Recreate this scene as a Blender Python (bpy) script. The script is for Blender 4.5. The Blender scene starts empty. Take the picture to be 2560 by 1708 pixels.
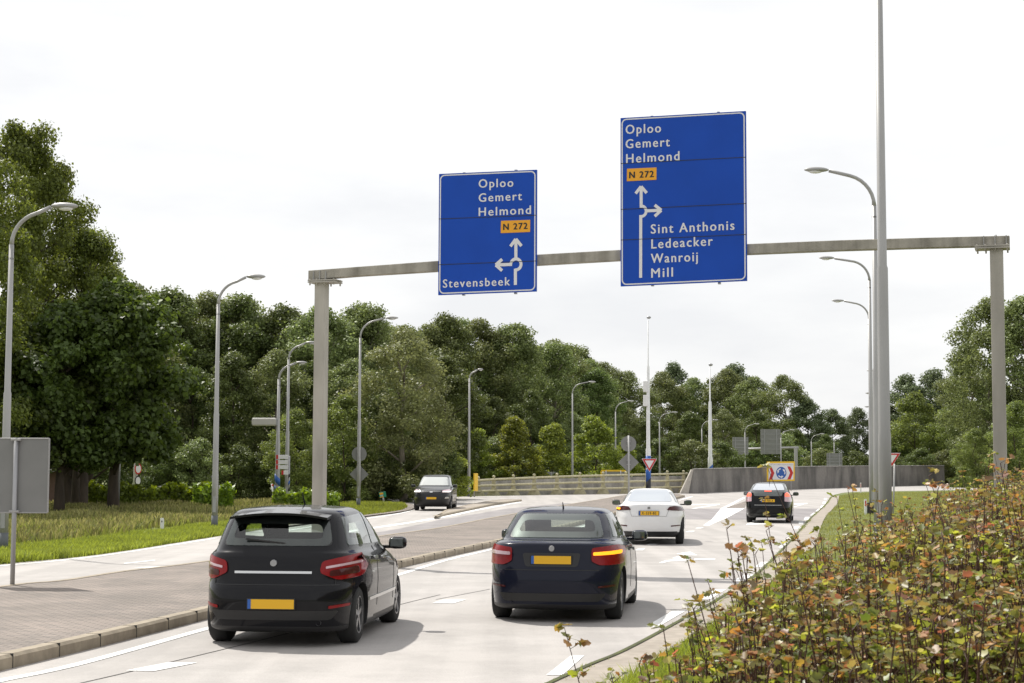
import bpy, bmesh, math, random
import numpy as np
from mathutils import Vector, Matrix, noise
from mathutils.bvhtree import BVHTree
from mathutils.geometry import delaunay_2d_cdt
R = math.radians
scene = bpy.context.scene
C = scene.collection
random.seed(7)

# ------------------------------------------------------------------ camera
FPX, CX, CY, HORIZ, CAMZ, ROLL = 4200.0, 1280.0, 854.0, 1177.0, 1.9, 0.004
th = math.atan((HORIZ - CY) / FPX)
c_r = Vector((math.cos(ROLL), 0, math.sin(ROLL)))
c_f = Vector((0, math.cos(th), math.sin(th)))
c_f = (c_f - c_r * c_f.dot(c_r)).normalized()
c_u = c_r.cross(c_f)
cam_d = bpy.data.cameras.new('camera')
cam_d.sensor_width = 36
cam_d.lens = 36 * FPX / 2560
cam_d.clip_end = 5000
cam_d.dof.use_dof = True; cam_d.dof.focus_distance = 32; cam_d.dof.aperture_fstop = 13
cam = bpy.data.objects.new('camera', cam_d)
C.objects.link(cam)
M = Matrix((c_r, c_u, -c_f)).transposed().to_4x4()
M.translation = Vector((0, 0, CAMZ))
cam.matrix_world = M
scene.camera = cam

# ------------------------------------------------------------------ sky and sun
SUN_EL, SUN_AZ = R(52), math.atan2(-0.62, 0.78)      # azimuth measured from +Y towards +X
to_sun = Vector((math.sin(SUN_AZ) * math.cos(SUN_EL), math.cos(SUN_AZ) * math.cos(SUN_EL), math.sin(SUN_EL)))
w = bpy.data.worlds.new('World')
scene.world = w
w.use_nodes = True
nt = w.node_tree
nt.nodes.clear()
N = nt.nodes.new
out = N('ShaderNodeOutputWorld'); bg = N('ShaderNodeBackground')
sky = N('ShaderNodeTexSky'); sky.sky_type = 'NISHITA'; sky.sun_disc = False
sky.sun_elevation = SUN_EL; sky.sun_rotation = SUN_AZ
sky.air_density = 1.0; sky.dust_density = 2.0
tc = N('ShaderNodeTexCoord'); mp = N('ShaderNodeMapping'); mp.inputs['Scale'].default_value = (1, 1, 3.2)
nz = N('ShaderNodeTexNoise'); nz.inputs['Scale'].default_value = 2.4; nz.inputs['Detail'].default_value = 7; nz.inputs['Roughness'].default_value = .55
rp = N('ShaderNodeValToRGB'); rp.color_ramp.elements[0].position = .38; rp.color_ramp.elements[1].position = .6
rp.color_ramp.elements[0].color = (9.1, 9.15, 9.35, 1); rp.color_ramp.elements[1].color = (11.2, 11.15, 11.0, 1)
mx = N('ShaderNodeMix'); mx.data_type = 'RGBA'; mx.inputs[0].default_value = .9
L = nt.links.new
L(tc.outputs['Generated'], mp.inputs[0]); L(mp.outputs[0], nz.inputs[0]); L(nz.outputs[0], rp.inputs[0])
L(sky.outputs[0], mx.inputs[6]); L(rp.outputs[0], mx.inputs[7]); L(mx.outputs[2], bg.inputs[0])
bg.inputs[1].default_value = 0.085
L(bg.outputs[0], out.inputs[0])
sd = bpy.data.lights.new('sun', 'SUN'); sd.energy = 4.2; sd.angle = R(.9); sd.color = (1, .955, .88)
so = bpy.data.objects.new('sun', sd); C.objects.link(so)
so.rotation_euler = (-to_sun).to_track_quat('-Z', 'Y').to_euler()
scene.view_settings.view_transform = 'Standard'
scene.view_settings.look = 'None'
scene.view_settings.exposure = 0.27
scene.render.engine = 'CYCLES'
scene.cycles.max_bounces = 6
scene.cycles.transparent_max_bounces = 8
scene.render.resolution_x = 1024; scene.render.resolution_y = 683

# ------------------------------------------------------------------ pixel helpers (photograph px -> real ground points)
def ray(px, py):
    return (c_f * FPX + c_r * (px - CX) - c_u * (py - CY)).normalized()
def G(px, py, z=0.0):
    d = ray(px, py)
    t = (z - CAMZ) / d.z
    return Vector((d.x * t, d.y * t, z))
def U(px, py, Y):
    d = ray(px, py); t = Y / d.y
    return Vector((d.x * t, Y, CAMZ + d.z * t))

# ------------------------------------------------------------------ materials
def mat(name, col, rough=.6, metal=0, var=0, vscale=3, bump=0, bscale=30, coat=0, spec=.5, emit=None, estr=0, aniso=(1, 1, 1), rvar=0):
    m = bpy.data.materials.new(name); m.use_nodes = True
    t = m.node_tree; b = t.nodes['Principled BSDF']
    b.inputs['Base Color'].default_value = (*col, 1)
    b.inputs['Roughness'].default_value = rough; b.inputs['Metallic'].default_value = metal
    b.inputs['Coat Weight'].default_value = coat; b.inputs['Coat Roughness'].default_value = .04
    b.inputs['Specular IOR Level'].default_value = spec
    if emit: b.inputs['Emission Color'].default_value = (*emit, 1); b.inputs['Emission Strength'].default_value = estr
    if var or bump:
        tc = t.nodes.new('ShaderNodeTexCoord'); mp = t.nodes.new('ShaderNodeMapping'); mp.inputs['Scale'].default_value = aniso
        t.links.new(tc.outputs['Object'], mp.inputs[0])
    if var:
        n = t.nodes.new('ShaderNodeTexNoise'); n.inputs['Scale'].default_value = vscale; n.inputs['Detail'].default_value = 6
        t.links.new(mp.outputs[0], n.inputs[0])
        r = t.nodes.new('ShaderNodeValToRGB')
        r.color_ramp.elements[0].position = .3; r.color_ramp.elements[1].position = .7
        r.color_ramp.elements[0].color = (*[max(0, c * (1 - var)) for c in col], 1)
        r.color_ramp.elements[1].color = (*[min(1, c * (1 + var)) for c in col], 1)
        t.links.new(n.outputs[0], r.inputs[0]); t.links.new(r.outputs[0], b.inputs['Base Color'])
    if bump:
        n2 = t.nodes.new('ShaderNodeTexNoise'); n2.inputs['Scale'].default_value = bscale; n2.inputs['Detail'].default_value = 4
        t.links.new(mp.outputs[0], n2.inputs[0])
        bp = t.nodes.new('ShaderNodeBump'); bp.inputs['Strength'].default_value = bump; bp.inputs['Distance'].default_value = .02
        t.links.new(n2.outputs[0], bp.inputs['Height']); t.links.new(bp.outputs[0], b.inputs['Normal'])
    return m

def leaf_mat(name, col, trans=.35, vary=.45, hue=.03, rough=.5, attr=False, tcol=None, spec=.35):
    m = bpy.data.materials.new(name); m.use_nodes = True
    t = m.node_tree; b = t.nodes['Principled BSDF']; o = t.nodes['Material Output']
    geo = t.nodes.new('ShaderNodeNewGeometry'); oi = t.nodes.new('ShaderNodeObjectInfo')
    hs = t.nodes.new('ShaderNodeHueSaturation')
    def mr(src, a, bb):
        n = t.nodes.new('ShaderNodeMapRange'); n.inputs[3].default_value = a; n.inputs[4].default_value = bb
        t.links.new(src, n.inputs[0]); return n.outputs[0]
    tcn = t.nodes.new('ShaderNodeTexCoord'); nn = t.nodes.new('ShaderNodeTexNoise'); nn.inputs['Scale'].default_value = .55; nn.inputs['Detail'].default_value = 2
    t.links.new(tcn.outputs['Object'], nn.inputs[0])
    mul = t.nodes.new('ShaderNodeMath'); mul.operation = 'MULTIPLY'
    t.links.new(mr(geo.outputs['Random Per Island'], 1 - vary, 1 + vary), mul.inputs[0])
    mul2 = t.nodes.new('ShaderNodeMath'); mul2.operation = 'MULTIPLY'
    t.links.new(mr(nn.outputs[0], .55, 1.5), mul2.inputs[0]); t.links.new(mr(oi.outputs['Random'], .8, 1.2), mul2.inputs[1])
    t.links.new(mul2.outputs[0], mul.inputs[1]); t.links.new(mul.outputs[0], hs.inputs['Value'])
    t.links.new(mr(oi.outputs['Random'], .5 - hue * .75, .5 + hue * .25), hs.inputs['Hue'])
    if attr:
        a = t.nodes.new('ShaderNodeAttribute'); a.attribute_name = 'leafcol'; t.links.new(a.outputs['Color'], hs.inputs['Color'])
    else: hs.inputs['Color'].default_value = (*col, 1)
    t.links.new(hs.outputs[0], b.inputs['Base Color'])
    b.inputs['Roughness'].default_value = rough; b.inputs['Specular IOR Level'].default_value = spec
    tr = t.nodes.new('ShaderNodeBsdfTranslucent'); ms = t.nodes.new('ShaderNodeMixShader'); ms.inputs[0].default_value = trans
    h2 = t.nodes.new('ShaderNodeHueSaturation'); h2.inputs['Value'].default_value = 1.5; h2.inputs['Hue'].default_value = .485; h2.inputs['Saturation'].default_value = 1.1
    t.links.new(hs.outputs[0], h2.inputs['Color']); t.links.new(h2.outputs[0], tr.inputs[0])
    t.links.new(b.outputs[0], ms.inputs[1]); t.links.new(tr.outputs[0], ms.inputs[2]); t.links.new(ms.outputs[0], o.inputs['Surface'])
    return m

MAT = {}
MAT['galv'] = mat('galvanised_steel', (.36, .36, .37), .45, .35, .18, 2.5, .05, 12, aniso=(1, 1, .25))
MAT['galv2'] = mat('painted_lamp_grey', (.35, .345, .34), .45, .25, .12, 3, aniso=(1, 1, .2))
MAT['gantry'] = mat('gantry_paint', (.38, .355, .315), .6, 0, .22, 2.2, .05, 20, aniso=(1, 1, .3))
MAT['white'] = mat('white_paint', (.72, .72, .72), .45, 0, .08, 6)
MAT['roadmark'] = mat('road_marking', (.86, .86, .84), .7, 0, .08, 9, .2, 60)
MAT['blue'] = mat('sign_blue', (.008, .066, .42), .5, 0, .06, 1.5, spec=.2)
MAT['signwhite'] = mat('sign_white', (.72, .71, .73), .5)
MAT['orange'] = mat('sign_orange', (.80, .36, .01), .45)
MAT['black'] = mat('black_trim', (.012, .012, .013), .45)
MAT['signback'] = mat('sign_back_grey', (.21, .21, .205), .6, .1, .08, 2)
MAT['red'] = mat('sign_red', (.5, .02, .02), .45)
MAT['yellow'] = mat('sign_yellow', (.80, .50, .02), .45)
MAT['stripeblue'] = mat('stripe_blue', (.02, .10, .38), .5)
MAT['green'] = mat('sign_green', (.01, .22, .12), .5)
MAT['barrier'] = mat('barrier_cream', (.43, .395, .25), .55, 0, .2, 5)
MAT['tyre'] = mat('tyre_rubber', (.018, .018, .018), .8)
MAT['alloy'] = mat('alloy_rim', (.35, .35, .36), .3, .9)
MAT['glass'] = mat('car_glass', (.05, .062, .06), .04, 0, coat=1, spec=.9)
MAT['glasspale'] = mat('car_glass_pale', (.16, .19, .19), .05, 0, coat=1, spec=1)
def glass_mat():
    m = bpy.data.materials.new('tinted_glass'); m.use_nodes = True; t = m.node_tree; t.nodes.clear()
    o = t.nodes.new('ShaderNodeOutputMaterial'); tr = t.nodes.new('ShaderNodeBsdfTransparent'); tr.inputs[0].default_value = (.80, .88, .84, 1)
    gl = t.nodes.new('ShaderNodeBsdfGlossy'); gl.inputs['Roughness'].default_value = .02; gl.inputs[0].default_value = (1, 1, 1, 1)
    lw = t.nodes.new('ShaderNodeLayerWeight'); lw.inputs[0].default_value = .5; pw = t.nodes.new('ShaderNodeMath'); pw.operation = 'POWER'; pw.inputs[1].default_value = 4
    fr = t.nodes.new('ShaderNodeMapRange'); fr.inputs[3].default_value = .07; mx = t.nodes.new('ShaderNodeMixShader')
    t.links.new(lw.outputs['Facing'], pw.inputs[0]); t.links.new(pw.outputs[0], fr.inputs[0]); t.links.new(fr.outputs[0], mx.inputs[0]); t.links.new(tr.outputs[0], mx.inputs[1]); t.links.new(gl.outputs[0], mx.inputs[2]); t.links.new(mx.outputs[0], o.inputs[0])
    return m
MAT['see'] = glass_mat(); MAT['fabric'] = mat('seat_fabric', (.03, .03, .032), .9)
MAT['plate'] = mat('plate_yellow', (.75, .42, .01), .45)
MAT['tailred'] = mat('tail_lamp_red', (.22, .003, .005), .2, spec=.3)
MAT['taildark'] = mat('tail_lamp_smoked', (.06, .012, .012), .2, spec=.3)
MAT['tailclear'] = mat('tail_lamp_clear', (.55, .38, .42), .15, coat=1)
MAT['brakelit'] = mat('brake_lamp_lit', (.6, .03, .02), .3, emit=(1, .12, .05), estr=1.6)
MAT['amberlit'] = mat('indicator_lit', (.8, .3, .02), .3, emit=(1, .36, .01), estr=1.3)
MAT['headlit'] = mat('headlight_lit', (.9, .9, .88), .2, emit=(1, .96, .88), estr=1.0)
MAT['chrome'] = mat('chrome', (.6, .6, .6), .15, 1)
MAT['wood'] = mat('bark', (.075, .058, .042), .9, 0, .35, 4, .6, 14, aniso=(1, 1, .25))
MAT['woodpale'] = mat('pale_bark', (.20, .175, .14), .9, 0, .35, 4, .5, 14, aniso=(1, 1, .25))
def concrete_mat(name, base, dark, sc=(1.5, 1.5, .25), streak=.6):
    m = mat(name, base, .85, 0, .15, 5, .3, 25)
    t = m.node_tree; b = t.nodes['Principled BSDF']
    tc = t.nodes.new('ShaderNodeTexCoord'); mp = t.nodes.new('ShaderNodeMapping'); mp.inputs['Scale'].default_value = sc
    n = t.nodes.new('ShaderNodeTexNoise'); n.inputs['Scale'].default_value = 1.6; n.inputs['Detail'].default_value = 5; n.inputs['Roughness'].default_value = .6
    r = t.nodes.new('ShaderNodeValToRGB'); r.color_ramp.elements[0].position = .42; r.color_ramp.elements[1].position = .66
    r.color_ramp.elements[0].color = (0, 0, 0, 1); r.color_ramp.elements[1].color = (1, 1, 1, 1)
    mxx = t.nodes.new('ShaderNodeMix'); mxx.data_type = 'RGBA'
    mu = t.nodes.new('ShaderNodeMath'); mu.operation = 'MULTIPLY'; mu.inputs[1].default_value = streak
    t.links.new(tc.outputs['Object'], mp.inputs[0]); t.links.new(mp.outputs[0], n.inputs[0]); t.links.new(n.outputs[0], r.inputs[0])
    t.links.new(r.outputs[0], mu.inputs[0]); t.links.new(mu.outputs[0], mxx.inputs[0])
    old = b.inputs['Base Color'].links[0].from_socket
    t.links.new(old, mxx.inputs[6]); mxx.inputs[7].default_value = (*dark, 1)
    t.links.new(mxx.outputs[2], b.inputs['Base Color'])
    return m
MAT['wall'] = concrete_mat('stained_concrete', (.20, .185, .17), (.045, .043, .04), streak=.9, sc=(.16, .16, .10))
MAT['wallpale'] = concrete_mat('weathered_concrete', (.36, .345, .33), (.15, .145, .14), sc=(.5, .5, .2), streak=.7)
MAT['kerb'] = concrete_mat('kerb_concrete', (.33, .28, .21), (.17, .14, .10), (2, 2, 2), .5)
MAT['apron'] = concrete_mat('apron_concrete', (.33, .29, .245), (.2, .17, .14), (.8, .8, .8), .5)
MAT['gantrydirty'] = concrete_mat('gantry_beam_paint', (.37, .345, .30), (.09, .08, .06), (1.6, 1.6, .12), .55)

def ground_mat(name, c1, c2, c3, s1=.35, s2=8, rough=.9, bump=.4):
    m = bpy.data.materials.new(name); m.use_nodes = True
    t = m.node_tree; b = t.nodes['Principled BSDF']
    tc = t.nodes.new('ShaderNodeTexCoord')
    def nz(s, d=6):
        n = t.nodes.new('ShaderNodeTexNoise'); n.inputs['Scale'].default_value = s; n.inputs['Detail'].default_value = d
        t.links.new(tc.outputs['Object'], n.inputs[0]); return n.outputs[0]
    def rmp(src, a, bb):
        r = t.nodes.new('ShaderNodeMapRange'); r.inputs[1].default_value = a; r.inputs[2].default_value = bb; t.links.new(src, r.inputs[0]); return r.outputs[0]
    def mix(f, a, bb):
        x = t.nodes.new('ShaderNodeMix'); x.data_type = 'RGBA'; t.links.new(f, x.inputs[0])
        for i, v in ((6, a), (7, bb)):
            if isinstance(v, tuple): x.inputs[i].default_value = (*v, 1)
            else: t.links.new(v, x.inputs[i])
        return x.outputs[2]
    c = mix(rmp(nz(s1), .35, .65), c1, c2)
    c = mix(rmp(nz(s2), .5, .75), c, c3)
    t.links.new(c, b.inputs['Base Color']); b.inputs['Roughness'].default_value = rough
    bp = t.nodes.new('ShaderNodeBump'); bp.inputs['Strength'].default_value = bump; bp.inputs['Distance'].default_value = .02
    t.links.new(nz(60, 3), bp.inputs['Height']); t.links.new(bp.outputs[0], b.inputs['Normal'])
    return m
MAT['ground'] = ground_mat('grass_ground', (.10, .14, .025), (.15, .15, .045), (.07, .10, .02))
MAT['soil'] = ground_mat('leafy_soil', (.05, .045, .025), (.08, .07, .03), (.03, .04, .015))
MAT['road'] = ground_mat('pale_road', (.37, .348, .33), (.41, .388, .37), (.335, .312, .295), .25, 40, .75, .25)
MAT['road_left'] = ground_mat('pale_road_worn', (.46, .415, .39), (.52, .47, .44), (.42, .38, .36), .3, 40, .75, .25)
MAT['asphalt'] = ground_mat('grey_asphalt_band', (.235, .22, .222), (.27, .25, .255), (.21, .20, .20), .4, 50, .8, .25)
MAT['moss'] = ground_mat('mossy_joint', (.045, .05, .015), (.09, .11, .02), (.03, .025, .015), 1.5, 20)
MAT['joint'] = mat('road_joint', (.04, .038, .035), .9)
def wear(m, ang, amt=.16):
    t = m.node_tree; b = t.nodes['Principled BSDF']; old = b.inputs['Base Color'].links[0].from_socket
    tc = t.nodes.new('ShaderNodeTexCoord'); mp = t.nodes.new('ShaderNodeMapping'); mp.inputs['Rotation'].default_value = (0, 0, ang); mp.inputs['Scale'].default_value = (1.5, .045, 1)
    n = t.nodes.new('ShaderNodeTexNoise'); n.inputs['Scale'].default_value = 1; n.inputs['Detail'].default_value = 5
    n2 = t.nodes.new('ShaderNodeTexNoise'); n2.inputs['Scale'].default_value = .9; n2.inputs['Detail'].default_value = 8; n2.inputs['Roughness'].default_value = .7
    ad = t.nodes.new('ShaderNodeMath'); ad.operation = 'ADD'
    r = t.nodes.new('ShaderNodeMapRange'); r.inputs[1].default_value = .85; r.inputs[2].default_value = 1.15; r.inputs[3].default_value = 1 - amt; r.inputs[4].default_value = 1.05
    mx = t.nodes.new('ShaderNodeMix'); mx.data_type = 'RGBA'; mx.blend_type = 'MULTIPLY'; mx.inputs[0].default_value = 1
    t.links.new(tc.outputs['Object'], mp.inputs[0]); t.links.new(mp.outputs[0], n.inputs[0]); t.links.new(tc.outputs['Object'], n2.inputs[0])
    t.links.new(n.outputs[0], ad.inputs[0]); t.links.new(n2.outputs[0], ad.inputs[1]); t.links.new(ad.outputs[0], r.inputs[0])
    t.links.new(old, mx.inputs[6]); t.links.new(r.outputs[0], mx.inputs[7]); t.links.new(mx.outputs[2], b.inputs['Base Color'])
wear(MAT['road'], R(13), .17); wear(MAT['roadmark'], R(13), .22); wear(MAT['asphalt'], R(13), .15)
def brick_mat():
    m = bpy.data.materials.new('median_paving'); m.use_nodes = True
    t = m.node_tree; b = t.nodes['Principled BSDF']
    tc = t.nodes.new('ShaderNodeTexCoord'); mp = t.nodes.new('ShaderNodeMapping'); mp.inputs['Rotation'].default_value = (0, 0, R(14))
    br = t.nodes.new('ShaderNodeTexBrick'); br.inputs['Scale'].default_value = 1.0
    br.inputs['Brick Width'].default_value = .21; br.inputs['Row Height'].default_value = .105; br.inputs['Mortar Size'].default_value = .007
    br.inputs['Color1'].default_value = (.265, .225, .198, 1); br.inputs['Color2'].default_value = (.19, .168, .152, 1); br.inputs['Mortar'].default_value = (.05, .045, .035, 1)
    br.inputs['Bias'].default_value = -.2
    n = t.nodes.new('ShaderNodeTexNoise'); n.inputs['Scale'].default_value = .7; n.inputs['Detail'].default_value = 6
    mx = t.nodes.new('ShaderNodeMix'); mx.data_type = 'RGBA'; mx.blend_type = 'MULTIPLY'; mx.inputs[0].default_value = .8
    r = t.nodes.new('ShaderNodeValToRGB'); r.color_ramp.elements[0].position = .3; r.color_ramp.elements[1].position = .7
    r.color_ramp.elements[0].color = (.62, .62, .6, 1); r.color_ramp.elements[1].color = (1.15, 1.12, 1.1, 1)
    t.links.new(tc.outputs['Object'], mp.inputs[0]); t.links.new(mp.outputs[0], br.inputs[0]); t.links.new(tc.outputs['Object'], n.inputs[0])
    t.links.new(n.outputs[0], r.inputs[0]); t.links.new(br.outputs[0], mx.inputs[6]); t.links.new(r.outputs[0], mx.inputs[7])
    t.links.new(mx.outputs[2], b.inputs['Base Color']); b.inputs['Roughness'].default_value = .85
    bp = t.nodes.new('ShaderNodeBump'); bp.inputs['Strength'].default_value = .6; bp.inputs['Distance'].default_value = .01
    t.links.new(br.outputs['Fac'], bp.inputs['Height']); bp.invert = True; t.links.new(bp.outputs[0], b.inputs['Normal'])
    return m
MAT['brick'] = brick_mat()

# ------------------------------------------------------------------ object helpers
def tag(o, label=None, cat=None, group=None, kind=None):
    if label: o['label'] = label
    if cat: o['category'] = cat
    if group: o['group'] = group
    if kind: o['kind'] = kind
    return o
def thing(name, label, cat, loc=(0, 0, 0), rotz=0, group=None):
    o = bpy.data.objects.new(name, None); C.objects.link(o)
    o.empty_display_size = .2
    o.location = loc; o.rotation_euler = (0, 0, rotz)
    return tag(o, label, cat, group)
def link(name, me, m, parent=None, loc=None):
    o = bpy.data.objects.new(name, me); C.objects.link(o)
    if m is not None:
        for k in (m if isinstance(m, (list, tuple)) else [m]): me.materials.append(k)
    if parent: o.parent = parent
    if loc is not None: o.location = loc
    return o
def obj(name, bm, m, parent=None, smooth=False, loc=None):
    me = bpy.data.meshes.new(name); bm.to_mesh(me); bm.free()
    if smooth:
        me.polygons.foreach_set('use_smooth', [True] * len(me.polygons))
    return link(name, me, m, parent, loc)
def arrmesh(name, verts, faces_n, idx, cols=None, smooth=False):
    """verts (n,3), faces of equal size faces_n, flat index array"""
    me = bpy.data.meshes.new(name)
    nf = len(idx) // faces_n
    me.vertices.add(len(verts)); me.vertices.foreach_set('co', np.asarray(verts, dtype=np.float32).ravel())
    me.loops.add(len(idx)); me.loops.foreach_set('vertex_index', np.asarray(idx, dtype=np.int32))
    me.polygons.add(nf); me.polygons.foreach_set('loop_start', np.arange(0, nf * faces_n, faces_n, dtype=np.int32))
    me.polygons.foreach_set('loop_total', np.full(nf, faces_n, dtype=np.int32))
    me.update(calc_edges=True)
    if cols is not None:
        a = me.color_attributes.new('leafcol', 'FLOAT_COLOR', 'POINT')
        a.data.foreach_set('color', np.asarray(cols, dtype=np.float32).ravel())
    return me
def box(bm, c, s, rot=None):
    v = bmesh.ops.create_cube(bm, size=1)['verts']
    bmesh.ops.scale(bm, vec=s, verts=v)
    if rot is not None: bmesh.ops.rotate(bm, cent=(0, 0, 0), matrix=rot, verts=v)
    bmesh.ops.translate(bm, vec=c, verts=v)
    return v
def bevel(bm, w=.01, seg=2):
    bmesh.ops.bevel(bm, geom=[e for e in bm.edges], offset=w, segments=seg, affect='EDGES', profile=.5)
def tube(bm, pts, rads, n=12, cap=True):
    pts = [Vector(p) for p in pts]
    if not hasattr(rads, '__len__'): rads = [rads] * len(pts)
    rings = []
    up = Vector((0, 0, 1)); t0 = (pts[1] - pts[0]).normalized()
    ref = Vector((1, 0, 0)) if abs(t0.z) > .9 else up
    for i, p in enumerate(pts):
        t = (pts[min(i + 1, len(pts) - 1)] - pts[max(i - 1, 0)]).normalized()
        a = ref - t * ref.dot(t)
        if a.length < 1e-4: a = Vector((0, 1, 0)) - t * t.y
        a.normalize(); b = t.cross(a); ref = a
        rings.append([bm.verts.new(p + (a * math.cos(k * 2 * math.pi / n) + b * math.sin(k * 2 * math.pi / n)) * rads[i]) for k in range(n)])
    for i in range(len(rings) - 1):
        for k in range(n):
            f = bm.faces.new((rings[i][k], rings[i][(k + 1) % n], rings[i + 1][(k + 1) % n], rings[i + 1][k])); f.smooth = True
    if cap:
        bm.faces.new(rings[0][::-1]); bm.faces.new(rings[-1])
def poly(bm, pts, z=None):
    vs = [bm.verts.new((p[0], p[1], p[2] if z is None else z)) for p in pts]
    bm.faces.new(vs)
def prism(bm, pts, axis, t):
    """pts 3d planar polygon extruded by vector axis*t"""
    a = [bm.verts.new(p) for p in pts]; b = [bm.verts.new(Vector(p) + axis * t) for p in pts]
    bm.faces.new(a[::-1]); bm.faces.new(b)
    for i in range(len(a)):
        j = (i + 1) % len(a); bm.faces.new((a[i], a[j], b[j], b[i]))
def smooth_line(pts, n=6):
    """Catmull-Rom through 2d/3d points"""
    P = [Vector(p) for p in pts]; o = []
    for i in range(len(P) - 1):
        p0 = P[max(i - 1, 0)]; p1 = P[i]; p2 = P[i + 1]; p3 = P[min(i + 2, len(P) - 1)]
        for k in range(n):
            t = k / n
            o.append(.5 * ((2 * p1) + (p2 - p0) * t + (2 * p0 - 5 * p1 + 4 * p2 - p3) * t * t + (3 * p1 - p0 - 3 * p2 + p3) * t ** 3))
    o.append(P[-1]); return o
def gline(pts, z=0, n=5):
    return smooth_line([G(x, y, z) for x, y in pts], n)
def struct(name, bm, m, **k):
    o = obj(name, bm, m, **k); tag(o, kind='structure'); return o
def flat(name, pts, z, m):
    bm = bmesh.new()
    bmv = [bm.verts.new((p[0], p[1], z)) for p in pts]
    f = bm.faces.new(bmv)
    bmesh.ops.triangulate(bm, faces=[f])
    bmesh.ops.recalc_face_normals(bm, faces=bm.faces)
    for f in bm.faces:
        if f.normal.z < 0: f.normal_flip()
    return struct(name, bm, m)
def ribbon(bm, line, w, z):
    vs = []
    for i, p in enumerate(line):
        t = line[min(i + 1, len(line) - 1)] - line[max(i - 1, 0)]; t.z = 0; t.normalize()
        n = Vector((-t.y, t.x, 0)) * w / 2
        vs.append((bm.verts.new((p.x + n.x, p.y + n.y, z)), bm.verts.new((p.x - n.x, p.y - n.y, z))))
    for i in range(len(vs) - 1):
        f = bm.faces.new((vs[i][0], vs[i][1], vs[i + 1][1], vs[i + 1][0]))
        if f.normal.z < 0: f.normal_flip()

# ------------------------------------------------------------------ ground, roads
bm = bmesh.new(); poly(bm, [(-900, -60, 0), (900, -60, 0), (900, 1500, 0), (-900, 1500, 0)])
struct('ground', bm, MAT['ground'])
left_far = gline([(-900, 1560), (-400, 1468), (0, 1412), (250, 1387), (540, 1342), (700, 1318), (860, 1297), (990, 1281), (1024, 1272), (1026, 1266), (1008, 1259)])
rb_far = [G(700, 1254.5), G(860, 1251), G(1040, 1246), G(1187, 1241), G(1450, 1236), G(1718, 1231), G(1950, 1222.5), G(2360, 1212), G(2700, 1208), G(2900, 1209)]
right_near = gline([(2900, 1222), (2560, 1223), (2300, 1227), (2140, 1230), (2095, 1235), (2078, 1243), (2065, 1262), (2032, 1292), (1998, 1330), (1960, 1372), (1898, 1433), (1805, 1496), (1676, 1570), (1560, 1632), (1479, 1666), (1400, 1702), (1200, 1795), (900, 1950)])
road_pts = left_far + rb_far + right_near + [Vector((-14, 9, 0))]
flat('road', road_pts, .004, MAT['road'])
moss_line = gline([(2078, 1243), (2065, 1262), (2032, 1292), (1998, 1330), (1960, 1372), (1898, 1433), (1805, 1496), (1676, 1570), (1560, 1632), (1479, 1666), (1400, 1702), (1200, 1795)])
apron_out = gline([(2098, 1240), (2092, 1262), (2066, 1290), (2048, 1330), (2042, 1362), (1997, 1397), (1894, 1500), (1755, 1579), (1647, 1649), (1573, 1708), (1480, 1800)])
flat('kerb_apron', moss_line + apron_out[::-1], .02, MAT['apron'])
bm = bmesh.new(); ribbon(bm, moss_line, .055, .03); struct('road_joint', bm, MAT['moss'])
# dark asphalt bands over the deck
flat('asphalt_band', [G(*p) for p in [(1520, 1299), (1700, 1299), (2020, 1300), (2049, 1272), (1700, 1272), (1560, 1270)]], .007, MAT['asphalt'])
flat('asphalt_strip', [G(*p) for p in [(905, 1338), (1000, 1322), (1100, 1300), (1200, 1284), (1260, 1273), (1330, 1266), (1420, 1258), (1440, 1260), (1330, 1278), (1231, 1296), (1100, 1320), (960, 1345)]], .007, MAT['asphalt'])
# paved medians with kerbs
def island(name, top_pts, h, m_top, kerb_w=.16, m_kerb='kerb'):
    """top_pts on plane z=h ccw or cw; kerb all round"""
    c = sum(top_pts, Vector()) / len(top_pts)
    n = len(top_pts); inner = []; bevl = []
    area = sum(top_pts[i].x * top_pts[(i + 1) % n].y - top_pts[(i + 1) % n].x * top_pts[i].y for i in range(n))
    sgn = 1 if area > 0 else -1
    for i in range(n):
        t = top_pts[(i + 1) % n] - top_pts[i - 1]; t.z = 0; t.normalize()
        nn = Vector((-t.y, t.x, 0)) * sgn
        inner.append(top_pts[i] + nn * kerb_w); bevl.append(top_pts[i] + nn * .03)
    bm = bmesh.new()
    lo = [bm.verts.new((p.x, p.y, 0)) for p in top_pts]; mi = [bm.verts.new((p.x, p.y, h - .03)) for p in top_pts]
    be = [bm.verts.new((p.x, p.y, h)) for p in bevl]; inn = [bm.verts.new((p.x, p.y, h)) for p in inner]
    for i in range(n):
        j = (i + 1) % n
        for a, b in ((lo, mi), (mi, be), (be, inn)): bm.faces.new((a[i], a[j], b[j], b[i]))
    bmesh.ops.recalc_face_normals(bm, faces=bm.faces)
    k = struct(name + '_kerb', bm, MAT[m_kerb])
    flat(name, inner, h - .006, MAT[m_top])
near = [(-500, 1806), (-250, 1740), (0, 1679), (242, 1620), (508, 1552), (760, 1484), (997, 1422), (1110, 1395), (1239, 1366), (1400, 1326), (1560, 1283), (1670, 1254), (1712, 1243)]
farm = [(1700, 1240), (1640, 1239), (1560, 1243), (1508, 1252), (1380, 1274), (1231, 1302), (1100, 1329), (960, 1350), (508, 1420), (300, 1447), (145, 1472), (0, 1487), (-500, 1570)]
mid = [G(x, y) for x, y in near[:1]] and gline(near) + gline(farm)
island('median', mid, .14, 'brick')
gx = [(1060, 1301), (1113, 1290), (1177, 1276), (1243, 1262), (1300, 1254), (1290, 1251), (1180, 1252), (1120, 1256), (1060, 1262), (1020, 1300)]
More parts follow.
